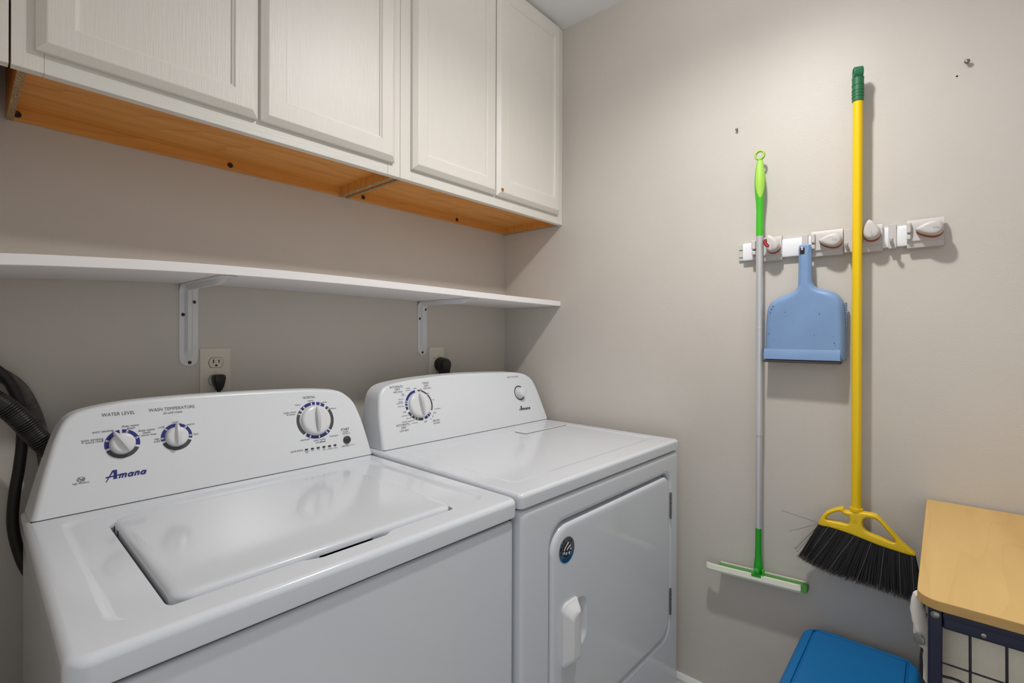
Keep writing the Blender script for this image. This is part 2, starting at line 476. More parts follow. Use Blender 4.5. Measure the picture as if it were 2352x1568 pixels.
def dial_knob(F, u, h, r, depth, ang, ridge_len, ridge_w, ridge_h, parent, over=0, pm=None):
    """round knob with a raised pointer ridge (its own piece); ang clockwise degrees"""
    bm = lathe([(r*1.0, 0), (r*1.0, depth*.25), (r*.985, depth*.55), (r*.93, depth*.8), (r*.84, depth*.93), (r*.7, depth), (.001, depth*1.02)], n=48)
    bm.transform(F @ Matrix.Translation((u, h, .0003)))
    k = obj('knob', bm, KNOBM, parent)
    bm = bmesh.new(); rings = []
    N_ = 18
    for i in range(N_+1):
        t = i/N_; y = -ridge_len*.5*(1-0) + t*(ridge_len+over)
        prof = sin(pi*min(max(t, .02), .98))**.45
        wd = ridge_w*(.55+.45*prof) * (1 if t < .75 else 1-.62*((t-.75)/.25)**1.3)
        hh = ridge_h*prof*(1-.12*t)
        rings.append([(-wd, y, depth*.55), (-wd*.8, y, depth*.9+hh*.35), (-wd*.42, y, depth*.9+hh), (wd*.42, y, depth*.9+hh), (wd*.8, y, depth*.9+hh*.35), (wd, y, depth*.55)])
    add_loft(bm, rings, closed=True, cap0=True, cap1=True)
    bm.transform(F @ Matrix.Translation((u, h, 0)) @ Matrix.Rotation(-R(ang), 4, 'Z'))
    obj('knob_pointer', bm, pm or KNOBM, parent, angle=30)

def print_arc(F, u, h, r0, r1, a0, a1, m, parent, ky=1.0):
    me = arc_mesh(r0, r1, a0, a1); me.transform(Matrix.Diagonal((1, ky, 1, 1)))
    obj('dial_arc', put(me, F, u, h, .0004), m, parent, smooth=False)

def ticks(F, u, h, r, angs, l, parent, hollow=False, ky=1.0):
    for a in angs:
        me = pill_mesh(l, l*.27)
        me.transform(Matrix.Rotation(-R(a), 4, 'Z') @ Matrix.Translation((0, r, 0))); me.transform(Matrix.Diagonal((1, ky, 1, 1)))
        obj('dial_tick', put(me, F, u, h, .0007), WHITEINK, parent, smooth=False)
        if hollow:
            me = pill_mesh(l*.62, l*.1)
            me.transform(Matrix.Rotation(-R(a), 4, 'Z') @ Matrix.Translation((0, r-l*.16, 0)))
            obj('dial_tick', put(me, F, u, h, .0009), BLUEINK, parent, smooth=False)

def lettering(F, s, u, h, size, parent, align='CENTER', m=None, bold=0.0, space=1.0, shear=0, line=.85, wid=None):
    me = text_mesh(s, size, align, bold, shear, space, line)
    if wid and len(me.vertices):
        xs = [v.co.x for v in me.vertices]; k = wid/(max(xs)-min(xs))
        me.transform(Matrix.Diagonal((k, 1, 1, 1)))
    return obj('lettering', put(me, F, u, h, .0005), m or TEXTINK, parent, smooth=False)

def script_logo(F, u, h, width, m, parent):
    """slanted brand script: big crossed capital, heavy small letters"""
    polys = []
    def quad(p, q, w0, w1):
        p, q = Vector(p), Vector(q); t = (q-p).normalized(); n = Vector((-t.y, t.x))
        return [tuple(p-n*w0), tuple(q-n*w1), tuple(q+n*w1), tuple(p+n*w0)]
    bm = bmesh.new(); lv = [0]
    def face(P):
        lv[0] += 1.2e-3
        bm.faces.new([bm.verts.new((x, y, lv[0])) for x, y in P])
    def stroke(P, w_):
        for a, b in zip(P[:-1], P[1:]): face(quad(a, b, w_, w_))
        for a in P[1:-1]:
            face([(a[0]+w_*cos(2*pi*k/10), a[1]+w_*sin(2*pi*k/10)) for k in range(10)])
    # units: x-height 1
    face([(-.15, -.55), (.15, -.35), (1.55, 2.0), (1.2, 2.0)])                       # thin left leg with foot
    face([(1.2, 2.0), (2.0, 2.05), (2.0, 0), (1.15, 0)]) if False else face([(1.15, 2.0), (2.05, 2.05), (2.0, 0.0), (1.3, 0.0), (1.42, 1.3)])
    face([(-.1, .42), (-.05, .72), (2.6, .92), (2.6, .66)])                          # cross bar that runs on into the m
    sl = .32; lw = .155
    def S(x, y): return (x+y*sl, y)
    def m_(x):
        stroke([S(x, 0), S(x, .95)], lw)
        stroke([S(x, .6), S(x+.25, .9), S(x+.5, .8), S(x+.52, 0)], lw)
        stroke([S(x+.52, .6), S(x+.8, .9), S(x+1.05, .8), S(x+1.07, 0)], lw)
        return x+1.07
    def a_(x):
        c = [S(x+.42+.36*cos(R(t)), .47+.36*sin(R(t))) for t in range(0, 361, 30)]
        stroke(c, lw); stroke([S(x+.88, .92), S(x+.84, 0)], lw); return x+.88
    def n_(x):
        stroke([S(x, 0), S(x, .95)], lw); stroke([S(x, .6), S(x+.3, .9), S(x+.58, .8), S(x+.6, 0)], lw); return x+.6
    x = m_(2.4); x = a_(x+.42); x = n_(x+.5); x = a_(x+.42)
    me = bpy.data.meshes.new('logo'); bm.to_mesh(me); bm.free()
    xs = [v.co.x for v in me.vertices]; k = width/(max(xs)-min(xs))
    me.transform(Matrix.Scale(k, 4) @ Matrix.Translation((-min(xs), 0, 0)))
    return obj('logo', put(me, F, u, h, .0005), m, parent, smooth=False)

wm = empty('washing_machine', (-1.487, -.7615, 0), -.0125)
tag(wm, 'white top-loading washing machine with two small dials and one large dial', 'washer')
WZ, WB = .9131, .8778
bm = bmesh.new()
rg = [[(u, v, z) for u, v in rrect(.004+d, .681-d, .006+d, .645-d, .02, 6, 2)] for z, d in ((.03, 0), (WB-.016, 0), (WB-.011, .002), (WB-.008, .006), (WB-.008, .02))]
add_loft(bm, rg, cap0=True, cap1=True)
obj('cabinet_body', bm, ENAMEL, wm)
bm = bmesh.new(); add_box(bm, .02, .665, .02, .63, 0, .035); obj('base', bm, DARKGAP, wm)
obj('seam_dark_fill', box(.012, .673, .014, .64, WB-.012, WB+.002), DARKGAP, wm, smooth=False)  # dark block in place of the shade in the gap under the deck
# top deck with a shallow recess and the lid opening (a finger notch in its front edge)
nc, ns = 6, 40
rings = top_profile(0, .685, 0, .65, WB, WZ, .022, .011, nc, ns)
def notch(P, depth, ua=.275, ub=.408):
    out = []
    for (u, v) in P:
        if v < .2 and ua-.02 < u < ub+.02:
            t = min(1, max(0, (u-ua)/.02+.5)) * min(1, max(0, (ub-u)/.02+.5)); t = t*t*(3-2*t)
            v -= depth*t
        out.append((u, v))
    return out
for d, z in ((0, WZ), (.003, WZ-.0008), (.007, WZ-.0034), (.011, WZ-.0052), (.015, WZ-.0056)):
    rings.append([(u, v, z) for u, v in notch(rrect(.041+d, .648-d, .052+d*.35, .512-d, .03, nc, ns), .011)])
for d, z in ((0, WZ-.0056), (.002, WZ-.0068), (.0035, WZ-.012), (.004, WZ-.03)):
    rings.append([(u, v, z) for u, v in notch(rrect(.099+d, .571-d, .0595+d, .463-d, .018, nc, ns), .011)])
bm = loft(rings)
obj('top_deck', bm, ENAMEL, wm, angle=40)
obj('lid_well_dark', box(.09, .58, .045, .475, WZ-.05, WZ-.034), DARKGAP, wm, smooth=False)  # black sheet in place of the darkness inside the lid opening
# lid
lr = []
for z, d in ((WZ-.03, .001), (WZ-.0055, 0), (WZ-.002, .0008), (WZ+.0008, .0028), (WZ+.0026, .0058), (WZ+.0036, .010), (WZ+.004, .018)):
    Q = []
    for u, v in rrect(.106+d, .564-d, .062+d*.8, .457-d, .026, 8, 40):
        zz, vv = z, v
        if v < .08 and .285 < u < .398 and z < WZ-.004:   # finger scoop: the lid skirt is cut away here
            t = min(1, (u-.285)/.012)*min(1, (.398-u)/.012); t = t*t*(3-2*t)
            zz = z+(WZ-.0068-z)*t; vv = v+(.004 if z < WZ-.01 else 0)*t
        Q.append((u, vv, zz))
    lr.append(Q)
lid = obj('lid', loft(lr, cap0=True, cap1=True), ENAMEL2, wm, angle=50)
obj('hinge_slot', box(.1052, .1064, .395, .3975, WZ-.012, WZ-.0035), DARKGAP, wm, smooth=False)
obj('hinge_slot', box(.1052, .1064, .425, .4275, WZ-.012, WZ-.0035), DARKGAP, wm, smooth=False)
# console
wout = [(.008, 0), (.016, .037), (.024, .073), (.032, .105), (.0395, .134), (.049, .161), (.060, .179), (.078, .1905), (.115, .1985), (.16, .2035), (.24, .2055), (.32, .205), (.42, .2025), (.52, .1985), (.575, .1935), (.612, .1865), (.637, .170), (.654, .148), (.664, .118), (.671, .09), (.678, .047), (.685, 0)]
wc = console(wout, .5386, WZ+.0006, .632, 'control_console', wm)
WF = face_mat(.5386, WZ+.0006)
# dark strip standing in for the shaded joint under the console
obj('seam_line', box(.009, .6835, .5379, .6, WZ-.001, WZ+.0011), DARKGAP, wm, smooth=False)
F = WF
print_arc(F, .141, .1165, .0212, .0284, -105, -8, BLUEINK, wc); print_arc(F, .141, .1165, .0212, .0284, 1, 103, BLUEINK, wc)
print_arc(F, .141, .1165, .0212, .0284, 113, 246, GREYINK, wc)
ticks(F, .141, .1165, .0245, (-70, 20, 70), .0062, wc, True)
print_arc(F, .2325, .1165, .0212, .0284, -103, 103, BLUEINK, wc); print_arc(F, .2325, .1165, .0212, .0284, 112, 246, GREYINK, wc)
ticks(F, .2325, .1165, .0247, (-91, -46, 43, 91), .0062, wc, True)
dial_knob(F, .141, .1165, .0205, .014, -30, .039, .0062, .012, wc, over=.0075)
dial_knob(F, .2325, .1165, .0205, .014, 0, .039, .0062, .012, wc, over=.0075)
u3, h3 = .5365, .1135
for a0, a1, m_ in ((-46, 5, BLUEINK), (10, 38, BLUEINK), (45, 130, GREYINK), (135, 219, BLUEINK), (225, 308, GREYINK)):
    print_arc(F, u3, h3, .0412, .0492, a0, a1, m_, wc, .965)
ticks(F, u3, h3, .0447, (-63, -35, -7, 23, 56, 145, 175, 205), .0068, wc, ky=.965)
dial_knob(F, u3, h3, .038, .013, 3, .060, .0082, .012, wc, over=.002, pm=KNOBG)
LT = lambda s, u, h, size, **k: lettering(F, s, u, h, size, wc, **k)
LT('WATER LEVEL', .1375, .1765, .0096, wid=.053)
LT('WASH TEMPERATURE', .2285, .1775, .0096, wid=.083); LT('all cold rinses', .229, .169, .0072, wid=.034)
LT('auto sensing', .112, .145, .0066, wid=.032); LT('auto sensing', .0955, .131, .0066, wid=.033); LT('+ extra rinse', .096, .1265, .0066, wid=.032)
LT('deep water', .1555, .1505, .0066, wid=.029); LT('wash', .156, .1456, .0066)
LT('deep water', .1815, .138, .0066, wid=.029); LT('wash', .181, .133, .0066); LT('+ extra rinse', .182, .128, .0066, wid=.03)
LT('cool', .231, .1478, .0066); LT('warm', .2595, .1395, .0066); LT('hot', .2675, .117, .0066); LT('cold', .2065, .1402, .0066)
LT('tap', .1975, .1172, .0066); LT('cold', .1975, .112, .0066)
script_logo(F, .1115, .0505, .0655, BLUEINK, wc)
me = arc_mesh(.0051, .0058, 0, 360, 28); me.transform(Matrix.Diagonal((1.05, .8, 1, 1)))
obj('emblem', put(me, F, .0768, .06, .0005), TEXTINK, wc, smooth=False)
LT('he', .0765, .0602, .0098, bold=.0001, shear=.25); LT('high efficiency', .0768, .0535, .0052, wid=.0235)
LT('NORMAL', .5275, .1737, .0098, wid=.033); LT('regular', .53, .1655, .0058); LT('casual', .566, .1575, .0058); LT('delicate', .588, .1385, .0058)
LT('heavy', .4955, .1575, .0058); LT('bulky items', .474, .1402, .0062, wid=.031); LT('& sheets', .476, .135, .0062)
LT('rinse/spin', .579, .0665, .0062); LT('clean washer', .5405, .062, .0062, wid=.033); LT('with', .533, .0562, .0058); LT('affresh', .547, .0562, .006, bold=.00012, shear=.3)
LT('drain/spin', .503, .0678, .0062)
LT('START', .6135, .0785, .0094, bold=.00008, wid=.0245); LT('PAUSE/', .614, .0718, .005); LT('UNLOCK LID', .615, .067, .005, wid=.0215)
LT('CANCEL', .6065, .035, .0068, wid=.0205); LT('HOLD 3 SEC', .6255, .0352, .0032)
LT('cycle status', .479, .0438, .007, wid=.031)
for i, s in enumerate(('sensing\nfill', 'wash', 'rinse', 'final\nspin', 'cycle\ncomplete', 'lid\nlocked')):
    u = .503+.0152*i
    me = pill_mesh(.0085, .0021); me.transform(Matrix.Rotation(pi/2, 4, 'Z'))
    obj('indicator_light', put(me, F, u, .043-.0002*i, .0006), DKBTN, wc, smooth=False)
    LT(s, u, .0368 if '\n' in s else .0384, .0041)
bm = lathe([(.0102, 0), (.0102, .003), (.0092, .0048), (.006, .0058), (.001, .006)], n=32)
bm.transform(F @ Matrix.Translation((.614, .0505, 0)))
obj('start_button', bm, DKBTN, wc)

# ------------------------------------------------------------------ clothes dryer
dm = empty('clothes_dryer', (-.7997, -.769, 0), -.023)
tag(dm, 'white front-loading clothes dryer with a round badge on its square door', 'dryer')
DZ, DB, DW = .918, .8877, .7515
nc, ns = 6, 4
rings = top_profile(0, DW, -.002, .66, DB, DZ, .012, .009, nc, ns)
for d, z in ((0, DZ), (.004, DZ-.0005), (.009, DZ-.0018), (.013, DZ-.0022)):
    rings.append([(u, v, z) for u, v in rrect(.05+d, DW-.035-d, .062+d, .46-d, [.02, .02, .05, .02], nc, ns)])
obj('top_panel', loft(rings, cap1=True), ENAMEL, dm, angle=40)
# lint screen lid set in the top
obj('lint_lid_seam', box(.4803, .7257, .4048, .5007, DZ-.003, DZ-.0012), GREYINK, dm, smooth=False)
bm = bmesh.new(); add_loft(bm, [[(u, v, z) for u, v in rrect(.481+d, .725-d, .4055+d, .5-d, .008, 6, 2)] for z, d in ((DZ-.0025, 0), (DZ+.0004, 0), (DZ+.0012, .0012), (DZ+.0014, .004))], cap1=True)
obj('lint_lid', bm, ENAMEL, dm)
# body with a front frame: ring loft in the u-z plane around the door opening
def uz(P, v): return [(u, v, z) for u, z in P]
bm = bmesh.new()
nc, ns = 8, 3
DR = (.0985, .690, .328, .825)  # door opening u0,u1,z0,z1
rads = [.055, .05, .038, .058]
rings = [uz(rrect(.003, DW-.003, .03, DB-.004, .006, nc, ns), .6),
         uz(rrect(.001, DW-.001, .03, DB-.004, .012, nc, ns), .02),
         uz(rrect(.001, DW-.001, .03, DB-.004, .012, nc, ns), .012),
         uz(rrect(.003, DW-.003, .03, DB-.007, .012, nc, ns), .004),
         uz(rrect(.008, DW-.008, .03, DB-.012, .012, nc, ns), .001),
         uz(rrect(.016, DW-.016, .03, DB-.020, .012, nc, ns), 0)]
for d, v in ((-.012, 0), (-.006, .0008), (-.002, .003), (0, .007), (.001, .024), (.02, .026)):
    rings.append(uz(rrect(DR[0]+d, DR[1]-d, DR[2]+d, DR[3]-d, rads, nc, ns), v))
add_loft(bm, rings, cap0=True, cap1=True)
obj('cabinet_body', bm, ENAMEL, dm, angle=40)
obj('base', box(.02, DW-.02, .02, .6, 0, .035), DARKGAP, dm)
obj('seam_dark_fill', box(.01, DW-.01, .012, .64, DB-.005, DB+.003), DARKGAP, dm, smooth=False)  # dark block painted in for the shaded gap below the top panel
# door
dr = []
for d, v in ((.004, .024), (.004, .008), (.005, .003), (.008, -.0005), (.013, -.002), (.022, -.0025)):
    dr.append(uz(rrect(DR[0]+d, DR[1]-d+.001, DR[2]+d, DR[3]-d-.004, rads, nc, ns), v))
for v, d in ((-.0025, -.004), (-.0018, -.001), (.001, .002), (.005, .006), (.008, .012), (.0085, .02)):
    dr.append(uz(rrect(.150+d, .236-d, .520+d, .628-d, .026-min(d*.5, .02) if d > 0 else .028, nc, ns), v))
door = obj('door', loft(dr, cap0=True, cap1=True), ENAMEL, dm, angle=50)
# pull handle: raised grip beside the dished pocket
bm = bmesh.new()
gp = [[(u, v, z) for u, z in rrect(.137+d, .194-d, .497+d*1.3, .640-d*1.3, [.012, .004, .004, .018], 6, 2)] for v, d in ((-.0026, 0), (-.007, .0002), (-.009, .002), (-.011, .004), (-.021, .010), (-.026, .014), (-.027, .018))]
add_loft(bm, gp, cap1=True); obj('handle', bm, KNOBM, door, angle=45)
for z0, z1 in ((.683, .7635), (.389, .4697)):
    bm = bmesh.new(); nseg = 5
    for k in range(nseg):
        a, b = z0+(z1-z0)*k/nseg, z0+(z1-z0)*(k+1)/nseg-.001
        add_tube(bm, [(.6925, -.002, a), (.6925, -.002, b)], .0034, 10)
    obj('hinge', bm, STEEL, door)
# round badge
BF = Matrix(((1, 0, 0, .156), (0, 0, -1, -.0027), (0, 1, 0, .7585), (0, 0, 0, 1)))
def bput(me, n, x=0, y=0): return xform(me, BF @ Matrix.Translation((x, y, n)))
sk = obj('badge', bput(arc_mesh(0, .0305, 0, 360, 48), .0002), mat('badge_rim', s2l(196, 204, 208), .4), door, smooth=False)
def badge_mat():
    m, N, L, b = new_mat('badge_print')
    tc = N.new('ShaderNodeTexCoord'); sp = N.new('ShaderNodeSeparateXYZ'); L.new(tc.outputs['Object'], sp.inputs[0])
    mr = N.new('ShaderNodeMapRange'); mr.inputs[1].default_value = .738; mr.inputs[2].default_value = .758
    L.new(sp.outputs['Z'], mr.inputs[0])
    mx = N.new('ShaderNodeMix'); mx.data_type = 'RGBA'; mx.inputs[6].default_value = s2l(10, 92, 136); mx.inputs[7].default_value = s2l(96, 96, 98)
    L.new(mr.outputs[0], mx.inputs[0]); L.new(mx.outputs[2], b.inputs['Base Color']); b.inputs['Roughness'].default_value = .3
    return m
BK = mat('badge_black', s2l(22, 20, 24), .4); NAVYINK = mat('badge_navy', s2l(10, 42, 92), .4)
obj('badge_field', bput(arc_mesh(0, .029, 0, 360, 48), .0004), badge_mat(), door, smooth=False)
obj('badge_disc', bput(arc_mesh(0, .0165, 0, 360, 40), .0006), BK, door, smooth=False)
for r0, a0, a1 in ((.0358, -57, -21), (.0262, -47, -12), (.0182, -24, -10)):
    obj('badge_stripe', bput(arc_mesh(r0-.0021, r0+.0021, a0, a1, 14), .0008, .0192, -.0185), WHITEINK, door, smooth=False)
def star(r):
    bm = bmesh.new()
    bm.faces.new([bm.verts.new(((r if k % 2 == 0 else r*.42)*sin(pi*k/5), (r if k % 2 == 0 else r*.42)*cos(pi*k/5), 0)) for k in range(10)])
    me = bpy.data.meshes.new('star'); bm.to_mesh(me); bm.free(); return me
for x, y in ((-.0115, -.0042), (-.0025, -.0075), (.0085, -.0088)):
    obj('badge_star', bput(star(.0052), .0009, x, y), WHITEINK, door, smooth=False)
for k, ch in enumerate('AMERICA'):
    a = -98 + k*24
    me = text_mesh(ch, .011, bold=.0002); me.transform(Matrix.Rotation(-R(a), 4, 'Z') @ Matrix.Translation((0, .0226, 0)))
    obj('lettering', bput(me, .0007), BK, door, smooth=False)
for r in (.0195, .0225, .0255):
    obj('badge_line', bput(arc_mesh(r, r+.0012, 140, 222, 16), .0006), NAVYINK, door, smooth=False)
# console
dout = [(.0185, 0), (.0205, .042), (.0225, .084), (.028, .125), (.034, .154), (.044, .172), (.060, .183), (.092, .191), (.17, .199), (.276, .204), (.37, .2045), (.468, .2025), (.56, .199), (.624, .1955), (.668, .1885), (.695, .178), (.715, .162), (.730, .130), (.739, .0925), (.749, .046), (.758, 0)]
dc = console(dout, .5287, DZ+.0006, .65, 'control_console', dm)
F = face_mat(.5287, DZ+.0006)
obj('seam_line', box(.0195, .757, .528, .6, DZ-.001, DZ+.0011), DARKGAP, dm, smooth=False)  # dark strip put in for the shade where console meets top
ud, hd = .166, .1155
for a0, a1, m_ in ((-103, -9, BLUEINK), (115, 129, None), (3, 117, GREYINK), (130, 164, BLUEINK), (174, 246, GREYINK)):
    if m_ is None: continue
    print_arc(F, ud, hd, .0425 if not (m_ is GREYINK and a0 < 100) else .0455, .0502, a0, a1, m_, dc, .945)
ticks(F, ud, hd, .0458, (-69, -77, -89, -133, -150, -162, 149, 136, 17, 49), .0062, dc, ky=.945)
dial_knob(F, ud, hd, .0392, .013, -3, .064, .0088, .012, dc, over=.002, pm=KNOBG)
LT = lambda s, u, h, size, **k: lettering(F, s, u, h, size, dc, **k)
LT('AUTOMATIC', .0955, .177, .0096, wid=.047); LT('DRY', .0975, .169, .0096); LT('HIGH HEAT', .0985, .1612, .0072, wid=.032)
LT('wrinkle', .135, .17, .0056); LT('prevent', .1355, .1642, .0056); LT('OFF', .1605, .167, .0066)
LT('TIMED', .204, .181, .0092); LT('DRY', .205, .1722, .0092); LT('HIGH HEAT', .207, .1645, .007, wid=.03)
LT('60', .1825, .163, .006); LT('40', .206, .148, .006); LT('20', .222, .126, .006); LT('cool down', .232, .097, .0056)
LT('OFF', .2185, .085, .0066); LT('20', .2085, .0755, .006); LT('10', .1985, .068, .006); LT('OFF', .1785, .0625, .0066)
LT('more dry', .1395, .064, .0056); LT('energy preferred', .1165, .0715, .0056, wid=.043); LT('less dry', .1205, .0802, .0056); LT('cool down', .1085, .0888, .0056)
LT('OFF', .1095, .099, .0066); LT('more dry', .1, .118, .0056); LT('preferred', .098, .1272, .0056); LT('energy', .101, .132, .0056); LT('less dry', .104, .139, .0056)
LT('cool', .113, .1548, .0056); LT('down', .1145, .1498, .0056)
LT('AUTOMATIC', .0975, .063, .0096, wid=.048); LT('DRY', .098, .0545, .0096); LT('LOW HEAT', .098, .046, .0074, wid=.031)
LT('AIR DRY', .2195, .0608, .0088, wid=.028); LT('NO HEAT', .22, .053, .0074, wid=.026)
LT('PUSH TO START', .607, .1762, .0074, wid=.0615)
ub, hb = .6245, .114
print_arc(F, ub, hb, .0232, .0278, 0, 360, GREYINK, dc)
bm = lathe([(.0205, 0), (.0205, .006), (.019, .012), (.0185, .018), (.0165, .0215), (.011, .0235), (.001, .024)], n=36)
bm.transform(F @ Matrix.Translation((ub, hb, 0))); obj('start_button', bm, KNOBM, dc)
script_logo(F, .6035, .0485, .0625, mat('navy_ink', s2l(28, 30, 62), .5), dc)

# ------------------------------------------------------------------ wall cabinets
ZC = 1.6712; CD = -.2992
def recessed_door(name, x0, x1, z0, z1, parent, yb=CD, th=.019, st=(.054, .054), m=None):
    """frame door: bevelled outer edge, flat frame, sloped step down to a flat panel; facing -y"""
    def ring(dx, y): return [(x, y, z) for x, z in ((x0+dx, z0+dx), (x1-dx, z0+dx), (x1-dx, z1-dx), (x0+dx, z1-dx))]
    def ring2(d, y): return [(x, y, z) for x, z in ((x0+st[0]+d, z0+st[0]+d), (x1-st[1]-d, z0+st[0]+d), (x1-st[1]-d, z1-st[0]-d), (x0+st[0]+d, z1-st[0]-d))]
    rings = [ring(0, yb), ring(0, yb-.009), ring(.0015, yb-.0105), ring(.0125, yb-th+.0005), ring(.014, yb-th)]
    rings += [ring2(0, yb-th), ring2(.0012, yb-th+.0012), ring2(.0035, yb-th+.003), ring2(.0055, yb-th+.0034), ring2(.0065, yb-th+.0062)]
    d = obj(name, loft(rings, cap0=True, cap1=True), m or CABPAINT, parent, angle=12)
    return d

def wall_cabinet(x0, x1, doors, label, left_panel_in=.008, right_panel_in=.002):
    c = empty('wall_cabinet', ((x0+x1)/2, 0, ZC))
    tag(c, label, 'cabinet', 'white wall cabinets')
    ox, oz = (x0+x1)/2, ZC
    def P(name, bm, m, smooth=False, angle=35):
        bm.transform(Matrix.Translation((-ox, 0, -oz))); return obj(name, bm, m, c, smooth=smooth, angle=angle)
    zt = H-.002
    lx = x0+left_panel_in; rx = x1-right_panel_in
    for a, b in ((lx, lx+.0105), (rx-.0155, rx)):
        s = P('side_panel', box(a, b, CD+.02, -.0015, ZC+.001, zt), ORANGEY)
        bm = box(a+.0002, b-.0002, CD+.0205, -.002, ZC+.0004, ZC+.0012)
        bm.transform(Matrix.Translation((-ox, 0, -oz)))
        obj('raw_edge', bm, PARTICLE, s, smooth=False)
    P('bottom_panel', box(lx+.0105, rx-.0155, CD+.02, -.012, ZC+.0265, ZC+.04), ORANGE)
    P('hanging_rail', box(lx+.0105, rx-.0155, -.014, -.001, ZC+.002, ZC+.0262), ORANGE)
    P('carcass_top', box(lx, rx, CD+.02, -.001, zt-.012, zt), ORANGE)
    # face frame: two stiles and two rails
    P('stile', box(x0, x0+.0381, CD, CD+.019, ZC, zt, .0006, 1), CABPAINT)
    P('stile', box(x1-.0381, x1, CD, CD+.019, ZC, zt, .0006, 1), CABPAINT)
    P('rail', box(x0+.0384, x1-.0384, CD+.0004, CD+.019, ZC, ZC+.045, .0006, 1), CABFRAME)
    P('rail', box(x0+.0384, x1-.0384, CD+.0004, CD+.019, zt-.04, zt, .0006, 1), CABFRAME)
    if len(doors) > 1: P('centre_stile', box((x0+x1)/2-.02, (x0+x1)/2+.02, CD+.0006, CD+.019, ZC+.045, zt-.04), CABPAINT)
    for (a, b, st) in doors:
        d = recessed_door('door', a-ox, b-ox, 1.7035-oz, 2.4195-oz, c, st=st)
    return c, ox, oz

c1, ox, oz = wall_cabinet(-1.5007, -.7582, ((-1.4734, -1.131, (.047, .047)), (-1.1245, -.781, (.049, .045))), 'white two-door wall cabinet above the washing machine')
def cab_screw(c, x, z, ox, oz):
    bm = lathe([(.0068, 0), (.0065, .0012), (.0045, .0014), (.0035, .0005), (.001, .0004)], n=18, axis='y', center=(x-ox, -.0142, z-oz))
    obj('screw', bm, DKSTEEL, c)
cab_screw(c1, -1.4775, 1.6835, ox, oz); cab_screw(c1, -1.085, 1.684, ox, oz)
c2, ox, oz = wall_cabinet(-.7572, -.0012, ((-.7225, -.3885, (.045, .045)), (-.384, -.0368, (.055, .036))), 'white two-door wall cabinet in the corner with a brass plug in one door', right_panel_in=.002)
cab_screw(c2, -.6945, 1.684, ox, oz); cab_screw(c2, -.291, 1.684, ox, oz)
bm = lathe([(.0062, 0), (.006, .001), (.0045, .0012), (.0042, .0004), (.001, .0004)], n=20, axis='y', center=(-.365-ox, CD-.019, 1.7235-oz)); obj('plug', bm, BRASS, c2)
c3, ox, oz = wall_cabinet(-1.6985, -1.5033, ((-1.672, -1.53, (.047, .047)),), 'narrow white wall cabinet cut off by the edge of the picture, above the hoses', right_panel_in=.02)

# ------------------------------------------------------------------ wall shelf and brackets
SX = [(-1.6985, 1.331), (-1.64, 1.3375), (-1.5119, 1.3512), (-1.4069, 1.3583), (-1.2782, 1.3644), (-1.1167, 1.3682), (-.9079, 1.3688), (-.6275, 1.3658), (-.345, 1.3613), (-.0015, 1.3575)]
sp = smooth_path([(x, 0, z) for x, z in SX], 4)
rings = []
for p in sp:
    x, z = p.x, p.z; t = .0188; b = .0008
    rings.append([(x, -.001, z), (x, -.2932+b, z), (x, -.2932, z+b), (x, -.2932, z+t-b), (x, -.2932+b, z+t), (x, -.001, z+t)])
sh = obj('wall_shelf', loft(rings, cap0=True, cap1=True), MELAMINE, angle=30)
tag(sh, 'long white shelf board sagging at its end below the wall cabinets', 'shelf')

